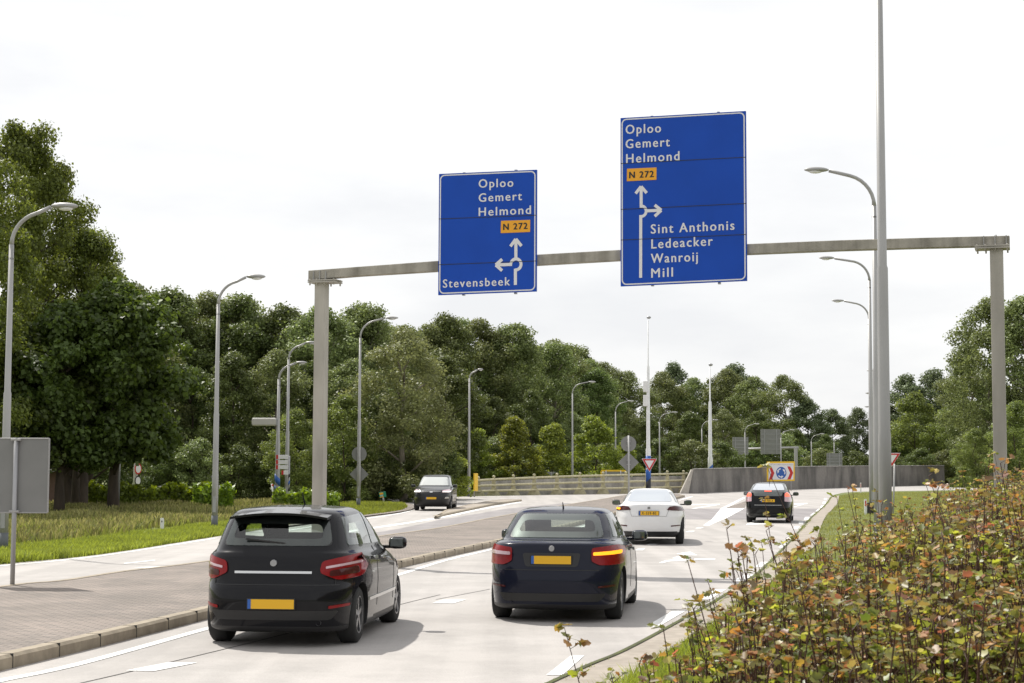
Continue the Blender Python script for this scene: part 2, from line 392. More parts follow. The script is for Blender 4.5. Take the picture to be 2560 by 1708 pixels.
island('splitter_island', gline([(1085, 1298), (1113, 1290), (1177, 1276), (1243, 1262), (1300, 1254), (1296, 1252), (1240, 1254), (1170, 1266), (1110, 1281)], n=3), .10, 'apron')
pen = gline([(-900, 1560), (-400, 1468), (0, 1412)], n=2)
# joints between the kerb stones
bm = bmesh.new(); kl = gline(near); acc = 0; nxt = .5
for i in range(len(kl) - 1):
    a, b = kl[i], kl[i + 1]; t_ = (b - a); ln = t_.length; t_.normalize(); nn = Vector((-t_.y, t_.x, 0))
    while acc + ln > nxt:
        p = a + t_ * (nxt - acc)
        if p.y > 8: box(bm, (p.x + nn.x * .078, p.y + nn.y * .078, .0715), (.007, .166, .142), Matrix((t_, nn, Vector((0, 0, 1)))).transposed())
        nxt += 1.0
    acc += ln
struct('kerb_joints', bm, MAT['joint'])
# brick kerb edge of the grass peninsula
bm = bmesh.new(); ribbon(bm, gline([(700, 1319), (860, 1298), (990, 1281.5), (1022, 1273), (1025, 1266), (1008, 1260)]), .5, .05)
ribbon(bm, gline([(700, 1319), (860, 1298), (990, 1281.5), (1022, 1273), (1025, 1266), (1008, 1260)]), .55, .02)
struct('peninsula_kerb', bm, MAT['brick'])
flat('gravel_island', [G(*p) for p in [(1812, 1270), (1862, 1270), (1868, 1252), (1840, 1262)]], .0115, MAT['brick'])

# road markings
bm = bmesh.new(); Z = .0095
def q(pts, z=Z): poly(bm, [G(*p) for p in pts], z)
ribbon(bm, gline([(-200, 1749), (0, 1704), (120, 1680), (250, 1648), (500, 1578), (760, 1506), (990, 1440), (1110, 1403), (1231, 1374), (1330, 1350), (1480, 1311)]), .13, Z)
for p in ([(314, 1679), (387, 1680), (493, 1659), (421, 1658)], [(1080, 1509), (1133, 1510), (1166, 1500), (1112, 1500)], [(1587, 1377), (1607, 1377), (1613, 1372), (1596, 1372)],
          [(1616, 1363), (1639, 1363), (1650, 1359), (1626, 1359)], [(1653, 1349), (1676, 1349), (1684, 1346), (1662, 1346)], [(1713, 1331), (1730, 1331), (1739, 1328), (1722, 1328)], [(1737, 1322), (1752, 1322), (1761, 1319), (1745, 1319)],
          [(1366, 1690), (1406, 1690), (1461, 1641), (1428, 1641)], [(1614, 1568), (1645, 1569), (1714, 1529), (1681, 1529)], [(1748, 1500), (1775, 1500), (1815, 1475), (1787, 1475)],
          [(1833, 1454), (1859, 1454), (1884, 1438), (1859, 1438)], [(1888, 1418), (1903, 1419), (1921, 1406), (1902, 1406)]): q(p)
for a, b, c_, d in ((1745, 1135, 1825, 1100), (1810, 1065, 1880, 1030), (1895, 950, 1955, 925), (1945, 905, 1990, 880), (1995, 860, 2055, 835), (2055, 820, 2115, 795), (2110, 780, 2165, 755), (2155, 745, 2195, 720), (2180, 705, 2212, 683), (2192, 668, 2224, 650)):
    s = .2553; w_ = 45 if c_ < 2100 else 28
    q([(1500 + a * s, 1080 + b * s), (1500 + (a + w_) * s, 1080 + b * s), (1500 + c_ * s, 1080 + d * s), (1500 + (c_ - w_) * s, 1080 + d * s)])
def q4(pts): q([(1500 + x * .2553, 1080 + y * .2553) for x, y in pts])
q4([(1010, 918), (1070, 918), (1235, 848), (1095, 858)]); q4([(1095, 858), (1235, 848), (1415, 750), (1185, 750)])
q4([(1185, 750), (1235, 750), (1425, 645), (1405, 640)])
q4([(850, 708), (1175, 706), (1170, 715), (855, 717)]); q4([(890, 752), (930, 752), (1170, 715), (1120, 715)])
q4([(765, 672), (785, 672), (912, 634), (895, 632)]); q4([(1890, 706), (2030, 698), (2030, 707), (1890, 716)]); q4([(1890, 735), (1910, 735), (2000, 712), (1980, 712)])
# turn arrows
q4([(745, 1197), (840, 1180), (885, 1178), (955, 1212), (870, 1213), (810, 1207)]); q4([(810, 1207), (870, 1213), (770, 1240), (700, 1241)])
q4([(760, 1240), (850, 1236), (890, 1250), (840, 1262), (680, 1272), (690, 1258)]); q4([(690, 1258), (680, 1272), (610, 1290), (575, 1286), (640, 1262)]); q4([(925, 1244), (1130, 1244), (1125, 1258), (925, 1258)])
q4([(1470, 881), (1500, 869), (1595, 880), (1545, 886)]); q4([(1440, 900), (1480, 886), (1520, 888), (1500, 896)]); q4([(1500, 896), (1640, 900), (1600, 908), (1430, 914), (1440, 900)])
# left road markings
q([(329, 1422), (420, 1416), (519, 1405), (519, 1407), (430, 1420)]); q([(309, 1409), (387, 1401), (388, 1402.5), (311, 1411)])
ribbon(bm, gline([(850, 1334), (908, 1324), (1000, 1311), (1120, 1291), (1200, 1274), (1300, 1256)]), .32, Z)
ribbon(bm, gline([(0, 1416), (250, 1391), (540, 1346)]), .12, Z)
ribbon(bm, gline([(700, 1330), (860, 1305), (990, 1286), (1030, 1276)]), .14, Z)
struct('road_markings', bm, MAT['roadmark'])
bm = bmesh.new()
ribbon(bm, gline([(200, 1710), (380, 1668), (700, 1590), (990, 1515), (1100, 1488)]), .022, .007)
ribbon(bm, gline([(1090, 1500), (1225, 1474)]), .02, .007)
struct('joints', bm, MAT['joint'])

# ------------------------------------------------------------------ text helper
def text_mesh(s, cap_h, width, bold=.014):
    cu = bpy.data.curves.new('t', 'FONT'); cu.body = s; cu.size = 1; cu.offset = 0; cu.space_character = 1.22; cu.resolution_u = 3
    o = bpy.data.objects.new('t', cu); C.objects.link(o)
    me = bpy.data.meshes.new_from_object(o.evaluated_get(bpy.context.evaluated_depsgraph_get()))
    bpy.data.objects.remove(o); bpy.data.curves.remove(cu)
    co = np.zeros(len(me.vertices) * 3, np.float32); me.vertices.foreach_get('co', co); co = co.reshape(-1, 3)
    x0, x1 = co[:, 0].min(), co[:, 0].max()
    CAP = .70
    co[:, 0] = (co[:, 0] - x0) * width / (x1 - x0); co[:, 1] *= cap_h / CAP
    me.vertices.foreach_set('co', co.ravel()); me.update()
    if bold:
        bm = bmesh.new(); bm.from_mesh(me); d = cap_h * (.055 if bold > .02 else .028)
        for k, (dx, dy) in enumerate(((d, 0), (-d, 0), (0, d * .6))):
            n0 = len(bm.verts); bm.from_mesh(me); bm.verts.ensure_lookup_table()
            for v in bm.verts[n0:]: v.co += Vector((dx, dy, .0007 * (k + 1)))
        bm.to_mesh(me); bm.free()
    return me
def put_text(name, s, base, ux, uz, nrm, cap, width, m, parent, bold=.014):
    me = text_mesh(s, cap, width, bold)
    mm = Matrix((ux, uz, nrm)).transposed().to_4x4(); mm.translation = base
    me.transform(mm)
    return link(name, me, m, parent)

# ------------------------------------------------------------------ gantry
sR, dRt, dLf = 0, 31.0, 35.1
GL, GR = U(805, 1177, dLf), U(2491, 1177, dRt)
gdir = (GR - GL); gdir.z = 0; gdir.normalize(); gn = Vector((gdir.y, -gdir.x, 0))      # gn points to the camera
if gn.y > 0: gn = -gn
UZ = Vector((0, 0, 1))
def onplane(px, py, off=0):
    d = ray(px, py); o = Vector((0, 0, CAMZ)); p0 = GL + gn * off
    t = (p0 - o).dot(gn) / d.dot(gn); return o + d * t
gl0 = Vector((GL.x, GL.y, 0))
gan = thing('sign_gantry', 'grey steel portal with one arched beam on two square posts across the road', 'gantry', gl0)
def loc(p): return Vector(p) - gl0
def obox(bm, a, b, th, h):   # beam segment between a,b (top centre), thickness th along normal, height h
    pass
tops = [(776, 678), (900, 668.5), (1096, 654), (1341, 638.5), (1551, 626.5), (1866, 612), (2100, 602.5), (2300, 596.5), (2524, 591)]
bots = [(776, 701), (900, 691), (1096, 679), (1341, 664), (1551, 652), (1866, 637), (2100, 627.5), (2300, 621.5), (2524, 616)]
bm = bmesh.new(); rings = []
for i in range(len(tops)):
    t_ = onplane(*tops[i]); b_ = onplane(*bots[i])
    b_.x, b_.y = t_.x, t_.y
    rings.append([bm.verts.new(loc(t_ + gn * .11)), bm.verts.new(loc(t_ - gn * .11)), bm.verts.new(loc(b_ - gn * .11)), bm.verts.new(loc(b_ + gn * .11))])
for i in range(len(rings) - 1):
    for k in range(4): bm.faces.new((rings[i][k], rings[i][(k + 1) % 4], rings[i + 1][(k + 1) % 4], rings[i + 1][k]))
bm.faces.new(rings[0]); bm.faces.new(rings[-1][::-1]); bmesh.ops.recalc_face_normals(bm, faces=bm.faces)
bevel(bm, .008, 1)
obj('beam', bm, MAT['gantrydirty'], gan)
rotg = Matrix((gdir, -gn, UZ)).transposed()
for k, (px, pyb, tp) in enumerate(((805, 703, 0), (2491, 617, 1))):
    top = onplane(px, pyb); base = Vector((top.x, top.y, 0)); H_ = top.z
    bm = bmesh.new(); box(bm, loc(base + UZ * (H_ - .04) / 2), (.235, .235, H_ - .04), rotg)
    for e in range(1): pass
    bevel(bm, .012, 2); p = obj('post', bm, MAT['gantry'], gan)
    bm = bmesh.new(); box(bm, loc(base + UZ * .03), (.45, .45, .06), rotg); obj('base_plate', bm, MAT['galv'], gan)
    bm = bmesh.new()
    off = .12 if k == 0 else -.12
    for dz in (-.025, .012): box(bm, loc(top + gdir * off * .6 + UZ * (dz - .01)), (.62, .40, .028), rotg)
    for a in (-.27, -.12, .06, .27):
        for b_ in (-.17, .17): tube(bm, [loc(top + gdir * (off * .6 + a) + gn * b_ + UZ * .03), loc(top + gdir * (off * .6 + a) + gn * b_ - UZ * .10)], .016, 6)
    obj('flange', bm, MAT['gantry'], gan)
    bm = bmesh.new()
    for a in ((-.14, .0, .14) if k == 0 else (-.22, -.02, .18)): box(bm, loc(top + gdir * (a) + gn * .125 + UZ * .10), (.016, .03, .19), rotg)
    box(bm, loc(top + gdir * (.0) + gn * .0 + UZ * .205), (.016, .25, .01), rotg)
    obj('stiffener_rib', bm, MAT['galv2'], gan)

def sign_panel(name, label, tl, tr, bl, br, z0, sc, seams, texts, plate, glyphs, brackets):
    """z0,sc map zoom coordinates to photo px"""
    off = .20
    a, b, c_, d = (onplane(*p, off) for p in (tl, tr, bl, br))
    uL, uR = ((a + c_) / 2 - GL).dot(gdir), ((b + d) / 2 - GL).dot(gdir)
    zt, zb = (a.z + b.z) / 2, (c_.z + d.z) / 2
    tilt_t, tilt_b = (b.z - a.z) / 2, (d.z - c_.z) / 2
    o0 = GL + gdir * uL + gn * off; o0.z = zb
    S = thing(name, label, 'road sign', o0, 0)
    Wd, Hd = uR - uL, zt - zb
    def PX(x, y):
        p = onplane(z0[0] + x / sc, z0[1] + y / sc, off) ; return Vector(((p - o0).dot(gdir), p.z - zb))
    def P3(u, v, n=0): return gdir * u + UZ * v + gn * n
    corners = [(0, -tilt_b), (Wd, tilt_b), (Wd, Hd + tilt_t), (0, Hd - tilt_t)]
    bm = bmesh.new(); prism(bm, [P3(u, v) for u, v in corners], -gn, .05); bmesh.ops.recalc_face_normals(bm, faces=bm.faces)
    obj('panel', bm, MAT['blue'], S)
    def cor(u, v, n=0):   # unit coords to slightly skewed panel
        zl = -tilt_b + (Hd - tilt_t + tilt_b) * v; zr = tilt_b + (Hd + tilt_t - tilt_b) * v
        return P3(u * Wd, zl + (zr - zl) * u, n)
    # border
    def rr(ins, r, n=6):
        pts = []
        for cx, cy, a0 in ((Wd - ins - r, Hd - ins - r, 0), (ins + r, Hd - ins - r, 90), (ins + r, ins + r, 180), (Wd - ins - r, ins + r, 270)):
            for k in range(n + 1):
                an = R(a0 + 90 * k / n); pts.append(((cx + r * math.cos(an)) / Wd, (cy + r * math.sin(an)) / Hd))
        return pts
    o_, i_ = rr(.022, .10), rr(.046, .078)
    bm = bmesh.new(); vo = [bm.verts.new(cor(*p, .003)) for p in o_]; vi = [bm.verts.new(cor(*p, .003)) for p in i_]
    for k in range(len(vo)): j = (k + 1) % len(vo); bm.faces.new((vo[k], vo[j], vi[j], vi[k]))
    obj('border', bm, MAT['signwhite'], S)
    bm = bmesh.new()
    for v in seams:
        p, q_ = PX((tl[0] - z0[0]) * sc, v[0]), PX((tr[0] - z0[0]) * sc, v[1]);
        a_, b_ = p.y, q_.y
        for z_ in (0,):
            box(bm, (P3(0, a_, .004) + P3(Wd, b_, .004)) / 2, (Wd, .004, .012), Matrix((gdir * Wd + UZ * (b_ - a_), -gn, UZ)).transposed().normalized() if False else rotg @ Matrix.Rotation(-math.atan2(b_ - a_, Wd), 3, 'Y'))
    obj('panel_seams', bm, MAT['black'], S)
    for s, x0, y0, x1, y1, cap in texts:      # baseline start, end; cap height in zoom px
        p, q_ = PX(x0, y0), PX(x1, y1)
        dirv = gdir * (q_.x - p.x) + UZ * (q_.y - p.y); wd = dirv.length; dirv.normalize()
        capm = PX(x0, y0 - cap).y - p.y
        put_text('lettering', s, P3(p.x, p.y, .005), dirv, UZ, gn, capm, wd, MAT['signwhite'], S)
    (x0, y0, x1, y1, x2, y2, x3, y3), txt = plate
    bm = bmesh.new(); prism(bm, [P3(*PX(*p), .004) for p in ((x0, y0), (x1, y1), (x2, y2), (x3, y3))], gn, .004); bmesh.ops.recalc_face_normals(bm, faces=bm.faces)
    pl = obj('route_plate', bm, MAT['orange'], S)
    s, a0, b0, a1, b1, cap = txt
    p, q_ = PX(a0, b0), PX(a1, b1); dirv = gdir * (q_.x - p.x) + UZ * (q_.y - p.y); wd = dirv.length; dirv.normalize()
    put_text('route_number', s, P3(p.x, p.y, .011), dirv, UZ, gn, PX(a0, b0 - cap).y - p.y, wd, MAT['black'], pl, .022)
    # arrow symbol
    bm = bmesh.new(); lay = [.004]
    def bar(a, b, wz):
        A, B = PX(*a), PX(*b); t = (B - A).normalized(); n = Vector((-t.y, t.x)) * wz / 2; z_ = lay[0]; lay[0] += .0006
        poly(bm, [P3(*(A + n), z_), P3(*(B + n), z_), P3(*(B - n), z_), P3(*(A - n), z_)])
    wz = glyphs['w'] * (PX(100, 0) - PX(0, 0)).x / 100
    for a, b in glyphs['bars']: bar(a, b, wz)
    c0, r0, r1, a0, a1 = glyphs['arc']
    cc = PX(*c0); k_ = (PX(100, 0) - PX(0, 0)).x / 100; nseg = 28
    for k in range(nseg):
        t0, t1 = R(a0 + (a1 - a0) * k / nseg), R(a0 + (a1 - a0) * (k + 1) / nseg)
        poly(bm, [P3(cc.x + r * k_ * math.cos(t) * .97, cc.y + r * k_ * math.sin(t), .0036) for r, t in ((r1, t0), (r1, t1), (r0, t1), (r0, t0))])
    obj('arrow_symbol', bm, MAT['signwhite'], S)
    bm = bmesh.new()
    for fu in brackets:
        box(bm, P3(Wd * fu, Hd / 2, -.085), (.05, .07, Hd + .05), rotg)
    obj('rear_bracket', bm, MAT['galv'], S)
    return S
sign_panel('direction_sign', 'smaller blue direction sign reading Oploo Gemert Helmond N272 Stevensbeek on left part of gantry beam',
    (1097.9, 435.1), (1343.1, 424.3), (1095.1, 738), (1339.4, 728.8), (1060, 400), 4.3556, [(643, 602), (1141, 1100)],
    [('Oploo', 598, 304, 972, 292, 92), ('Gemert', 598, 458, 1066, 438, 92), ('Helmond', 598, 612, 1164, 588, 92), ('Stevensbeek', 208, 1392, 937, 1366, 90)],
    ((836, 798, 1156, 785, 1158, 653, 840, 664), ('N 272', 866, 764, 1126, 752, 68)),
    {'w': 32, 'bars': [((1001, 1090), (1001, 870)), ((1000, 862), (942, 942)), ((1001, 862), (1062, 938)), ((996, 1362), (996, 1185)), ((960, 1138), (785, 1144)), ((782, 1144), (852, 1082)), ((782, 1144), (852, 1206))],
     'arc': ((1001, 1138), 40, 71, -98, 178)}, (.25, .78))
sign_panel('direction_sign', 'larger blue direction sign listing Sint Anthonis, Ledeacker, Wanroij and Mill above right lane',
    (1552.1, 295.2), (1866.8, 277.4), (1550.6, 716.1), (1865, 702.3), (1520, 260), 3.2667, [(487, 435), (862, 813), (1112, 1066)],
    [('Oploo', 146, 246, 432, 232, 74), ('Gemert', 146, 364, 504, 346, 74), ('Helmond', 150, 484, 583, 460, 74),
     ('Sint Anthonis', 352, 1060, 1032, 1028, 76), ('Ledeacker', 356, 1182, 855, 1156, 76), ('Wanroij', 352, 1300, 733, 1284, 76), ('Mill', 355, 1420, 530, 1410, 76)],
    ((154, 632, 396, 620, 397, 519, 156, 530), ('N 272', 176, 608, 373, 598, 52)),
    {'w': 24, 'bars': [((271, 848), (271, 680)), ((271, 674), (226, 732)), ((271, 674), (316, 728)), ((267, 1420), (268, 908)), ((312, 874), (428, 869)), ((436, 869), (382, 826)), ((436, 869), (382, 918))],
     'arc': ((271, 877), 30, 53, -90, 92)}, (.25, .78))

# ------------------------------------------------------------------ street lamps
def lamp(px_b, py_b, head, py_arm, label, r=.085, side=1, base_col=True, far=False, grp='street lamps along the road', pole_top_px=None, Y=None, overshoot=0):
    """base px on ground, head tip px, pole top leaves to arm at py_arm"""
    if Y is None: b = G(px_b, py_b); Y = b.y
    else: b = U(px_b, py_b, Y); b.z = 0
    hd = U(head[0], head[1], Y)
    H = hd.z; dx = hd.x - b.x
    t = thing('street_lamp', label, 'street lamp', (b.x, b.y, 0), 0, grp)
    s = 1 if dx > 0 else -1; ax = abs(dx); hl = min(.72, ax * .42) if not far else min(.7, ax * .5)
    rb = min(ax * .5, .9); zt = H - .14
    segs = 8 if far else 16
    bm = bmesh.new()
    z2, z3 = H * .215, H * .455
    tube(bm, [(0, 0, 0), (0, 0, z2), (0, 0, z2 + .06), (0, 0, z3), (0, 0, z3 + .05), (0, 0, zt - rb)], [r, r, r * .92, r * .86, r * .72, r * .56], segs)
    obj('pole', bm, MAT['galv2'], t)
    bm = bmesh.new(); P = [(0, 0, zt - rb)]
    for k in range(1, 8): a = R(90 * k / 8 * .97); P.append((s * (rb - rb * math.cos(a)), 0, zt - rb + rb * math.sin(a)))
    P.append((s * (ax - hl), 0, H - .02))
    tube(bm, P, [r * .54] + [r * .44] * (len(P) - 1), segs)
    obj('arm', bm, MAT['galv2'], t)
    bm = bmesh.new()
    v = bmesh.ops.create_uvsphere(bm, u_segments=16, v_segments=10, radius=.5)['verts']
    for q_ in v:
        x = q_.co.x; q_.co.x *= hl; q_.co.y *= .26 * (1 - .35 * (x * 2 if s < 0 else -x * 2) * -1 * .3); q_.co.z = q_.co.z * (.17 if q_.co.z > 0 else .13)
        q_.co.x += s * (ax - hl / 2); q_.co.z += H
    h = obj('lamp_head', bm, MAT['galv2'], t, smooth=True)
    bm = bmesh.new()
    v = bmesh.ops.create_uvsphere(bm, u_segments=12, v_segments=8, radius=.5)['verts']
    for q_ in v: q_.co = Vector((q_.co.x * hl * .55 + s * (ax - hl * .45), q_.co.y * .2, q_.co.z * .12 + H - .045))
    obj('lens', bm, MAT['signwhite'], h, smooth=True)
    if not far:
        bm = bmesh.new(); tube(bm, [(0, 0, zt - rb - .35), (0, 0, zt - rb - .3)], r * .58, 12); obj('clamp_band', bm, MAT['black'], t)
        bm = bmesh.new(); box(bm, (0, -r - .004, .8), (r * 1.0, .02, .5)); bevel(bm, .005, 1); obj('service_door', bm, MAT['galv'], t)
        bm = bmesh.new(); tube(bm, [(0, 0, 0), (0, 0, .45)], r * 1.04, 16); obj('base_sleeve', bm, mat('sleeve', (.12, .13, .14), .7), t)
    return t
lamp(8, 1382, (196, 516), 0, 'street lamp at left edge of photo in front of the tall oak', .10, grp='left hand street lamps')
lamp(536, 1325, (664, 692), 0, 'slim street lamp standing in verge behind the black hatchback', .10, grp='left hand street lamps')
LC = lamp(896, 1268, (996, 795), 0, 'street lamp carrying a round and a diamond sign back', .10, grp='left hand street lamps')
lamp(717, 1236, (793, 857), 0, 'street lamp just left of gantry post, behind the bicycle fingerposts', .11, Y=87, grp='left hand street lamps')
LE = lamp(693, 1242, (768, 907), 0, 'white lamp post with blue striped foot and long name box', .13, Y=89, grp='left hand street lamps')
lamp(1172, 1242, (1208, 924), 0, 'street lamp at left end of the cream guard rail', .11, grp='left hand street lamps')
for px, pb, h, y, Y in ((1431, 1181, (1490, 955), 0, 150), (1539, 1180, (1586, 1003), 0, 165), (1649, 1180, (1695, 1031), 0, 180), (1755, 1178, (1796, 1050), 0, 200), (1863, 1178, (1899, 1060), 0, 214), (1953, 1178, (1988, 1075), 0, 222), (2029, 1178, (2062, 1085), 0, 229), (2086, 1178, (2116, 1089), 0, 235)):
    nm = {1431: 'street lamp behind middle of guard rail, nearest of the receding row', 1539: 'street lamp left of the round and diamond sign backs', 1649: 'street lamp just right of the white camera mast', 1755: 'street lamp partly behind the second white mast',
          1863: 'far street lamp left of the large grey sign back', 1953: 'far street lamp between gantry sign back and gantry post', 2029: 'far street lamp right of the distant gantry post', 2086: 'farthest street lamp in front of the third grey sign back'}[px]
    lamp(px, 1177, h, y, nm, .10, far=True, Y=Y, grp='lamps receding behind the concrete wall')
# right hand row
lamp(2216, 1460, (1975, -255), 0, 'thick nearest lamp post rising out of the frame by red shrubs', .108, Y=28, grp='right hand street lamps')
lamp(2196, 1350, (2010, 425), 0, 'tall street lamp half hidden behind the thick near post', .12, Y=48, grp='right hand street lamps')
lamp(2181, 1286, (2047, 645), 0, 'street lamp with dark box at its foot on right verge', .12, grp='right hand street lamps')
lamp(2178, 1258, (2079, 752), 0, 'street lamp just behind the one with dark foot box', .11, Y=96, grp='right hand street lamps')
for k, (hx, hy, Y) in enumerate(((2163, 983, 160), (2161, 1017, 200), (2178, 1035, 240), (2167, 927, 135))):
    lamp(2204, 1177, (hx, hy), 0, ['far right lamp head level with the dark treeline', 'far right lamp head below another beside grey post', 'tiny lowest lamp head beside thick grey post', 'highest of the small lamp heads left of thick post'][k], .1, far=True, Y=Y, grp='right hand street lamps')
bm = bmesh.new(); b = G(2176, 1286); box(bm, (0, -.14, .28), (.34, .18, .5)); bevel(bm, .02, 1)
jb = obj('junction_box', bm, MAT['black'], None, loc=b); tag(jb, 'small black cabinet fixed at foot of right lamp post', 'cabinet')

# ------------------------------------------------------------------ camera masts
def mast(px, pyb, pyt, Y, label, boxes=None, stripe=True):
    b = U(px, pyb, Y); b.z = 0; H = U(px, pyt, Y).z
    t = thing('camera_mast', label, 'mast', b, 0, 'white camera masts')
    k = Y / 4200
    bm = bmesh.new()
    z1 = U(px, pyb if False else 1124, Y).z if boxes else U(px, 1145, Y).z; z2 = U(px, 918, Y).z if boxes else U(px, 1005, Y).z
    tube(bm, [(0, 0, 0), (0, 0, z1), (0, 0, z1 + .1), (0, 0, z2), (0, 0, z2 + .08), (0, 0, H - .2)], [k * 6.2, k * 6.2, k * 4.8, k * 3.6, k * 1.8, k * 1.2], 16)
    obj('pole', bm, MAT['white'], t)
    bm = bmesh.new()
    v = bmesh.ops.create_uvsphere(bm, u_segments=12, v_segments=8, radius=1)['verts']
    for q_ in v: q_.co = Vector((q_.co.x * k * 5.5 + k * 2, q_.co.y * k * 5, q_.co.z * k * 3.6 + H))
    obj('camera_dome', bm, MAT['galv'], t, smooth=True)
    if boxes:
        for (x, y0, y1) in boxes:
            a, c_ = U(x, y0, Y), U(x, y1, Y)
            bm = bmesh.new(); box(bm, (-k * 6.5, -.05, (a.z + c_.z) / 2), (k * 12, .28, a.z - c_.z)); bevel(bm, .03, 2); obj('antenna_box', bm, MAT['white'], t)
    # striped foot
    for i, (ya, yb, m) in enumerate(((1140, 1170, 'stripeblue'), (1170, 1200, 'stripeblue'), (1200, 1240, 'black')) if boxes else ((1166, 1176, 'stripeblue'),)):
        za, zb = U(px, ya, Y).z, max(0, U(px, yb, Y).z)
        bm = bmesh.new(); tube(bm, [(0, 0, zb), (0, 0, za)], k * 6.5, 16, cap=True)
        for v in bm.verts: v.co.z += v.co.x * .9 if 0 < i or not boxes else 0
        obj('stripe', bm, MAT[m], t)
    return t
mast(1621, 1236, 794, 115, 'tall white mast with two antenna boxes and blue and black foot, behind white car', [(1612, 953, 980), (1611, 988, 1016)])
mast(1776, 1180, 912, 190, 'slimmer white mast rising behind left part of concrete wall')

# ------------------------------------------------------------------ signs
def disc(bm, c, rx, n=28, th=.02, y=0):
    pts = [Vector((c[0] + rx * math.cos(2 * math.pi * k / n), y, c[1] + rx * math.sin(2 * math.pi * k / n))) for k in range(n)]
    prism(bm, pts, Vector((0, 1, 0)), th); bmesh.ops.recalc_face_normals(bm, faces=bm.faces)
def plate(bm, pts, y=0, th=.02):
    prism(bm, [Vector((x, y, z)) for x, z in pts], Vector((0, 1, 0)), th); bmesh.ops.recalc_face_normals(bm, faces=bm.faces)
def sign_on(Y, x, name, label, cat='road sign', group=None, rot=0):
    b = U(x, 1177, Y); return thing(name, label, cat, (b.x, b.y, 0), rot, group), b.x
def zat(py, Y, x=1280): return U(x, py, Y).z
# round + diamond backs (two pairs)
for (x, Y, cy, rr_, dy, dr, own, lab1, lab2) in ((897, LC.location.y, 1135, 18.5, 1186, 24, False, 'grey back of round sign on lamp post left of green sign', 'grey back of diamond sign on the same lamp post, lower one'),
                                  (1572, 62, 1109.5, 19.5, 1156, 26, True, 'grey back of round sign on thin pole above white car', 'grey back of diamond sign on thin pole above white car')):
    s = Y / 4200
    for nm, yy, r_, lab in (('round_sign', cy, rr_, lab1), ('diamond_sign', dy, dr, lab2)):
        t, bx = sign_on(Y, x, nm, lab); z = zat(yy, Y, x)
        t.location.z = z; t.location.y += .13
        bm = bmesh.new()
        if nm == 'round_sign': disc(bm, (0, 0), r_ * s)
        else: plate(bm, [(-r_ * s, 0), (0, -r_ * s * .98), (r_ * s, 0), (0, r_ * s * .98)])
        obj('sign_back', bm, MAT['signback'], t)
        bm = bmesh.new(); box(bm, (0, -.03, .08), (.14, .05, .03)); box(bm, (0, -.03, -.08), (.14, .05, .03)); obj('clamp', bm, MAT['galv'], t)
    if own:
        bm = bmesh.new(); tube(bm, [(0, 0, 0), (0, 0, zat(1089, Y, x))], .035, 12)
        bm2 = U(x, 1177, Y); o = obj('sign_pole', bm, MAT['galv2'], None, loc=(bm2.x, bm2.y, 0)); tag(o, 'thin grey pole between white car and guard rail carrying two sign backs', 'pole')
# give way signs (front)
def give_way(x, py_top, py_bot, wpx, Y, label, pole=None):
    t, bx = sign_on(Y, x, 'give_way_sign', label, group='red and white give way triangles'); s = Y / 4200
    zt, zb = zat(py_top, Y, x), zat(py_bot, Y, x); w_ = wpx * s / 2; t.location.z = zb; t.location.y -= .2; h = zt - zb
    bm = bmesh.new(); plate(bm, [(-w_, h), (0, 0), (w_, h)], 0, .025); bevel(bm, .012, 2); obj('sign_board', bm, MAT['signwhite'], t)
    def tri(f): cz = h * 2 / 3; return [(x_ * f, cz + (z_ - cz) * f) for x_, z_ in ((-w_, h), (0, 0), (w_, h))]
    bm = bmesh.new(); a = [bm.verts.new((p[0], -.004, p[1])) for p in tri(.93)]; b_ = [bm.verts.new((p[0], -.004, p[1])) for p in tri(.60)]
    for k in range(3): j = (k + 1) % 3; bm.faces.new((a[k], a[j], b_[j], b_[k]))
    obj('red_border', bm, MAT['red'], t)
    return t
give_way(1623, 1147, 1180, 38, 114, 'red and white give way triangle on foot of white mast')
gy2 = give_way(2227, 1133, 1167, 44, 60, 'give way triangle half hidden by the thick grey lamp post')
bp = U(2236, 1177, 60.3); bm = bmesh.new(); tube(bm, [(-.03, 0, 0), (0.06, 0, 2.2)], .03, 10)
for v in bm.verts: pass
pz = zat(1165, 60); o = obj('sign_pole', bm, MAT['galv2'], None, loc=(bp.x - .05, bp.y, 0)); tag(o, 'thin grey pole right of thick lamp post under a give way triangle', 'pole')
# small triangle backs
for x, y0, y1, w_, Y, lab in ((402, 1215, 1234, 15, 92, 'small grey triangle sign back above left part of hedge'), (536, 1190, 1214, 20, 90, 'grey triangle sign back left of lamp in verge, higher one'), (551, 1213, 1240, 18, 95, 'grey triangle sign back right of lamp in verge, lower one'), (1378, 1180, 1190, 24, 150, 'triangle sign back just above the cream guard rail'), (689, 1193, 1222, 14, 96, 'narrow triangle sign back beside striped lamp foot')):
    t, bx = sign_on(Y, x, 'triangle_sign', lab, group='grey triangle sign backs'); s = Y / 4200
    zt, zb = zat(y0, Y, x), zat(y1, Y, x)
    bm = bmesh.new(); plate(bm, [(-w_ * s / 2, zt), (0, zb), (w_ * s / 2, zt)]); obj('sign_back', bm, MAT['signback'], t)
    bm = bmesh.new(); tube(bm, [(0, -.04, 0), (0, -.04, zt)], .03, 8); obj('post', bm, MAT['galv2'], t)
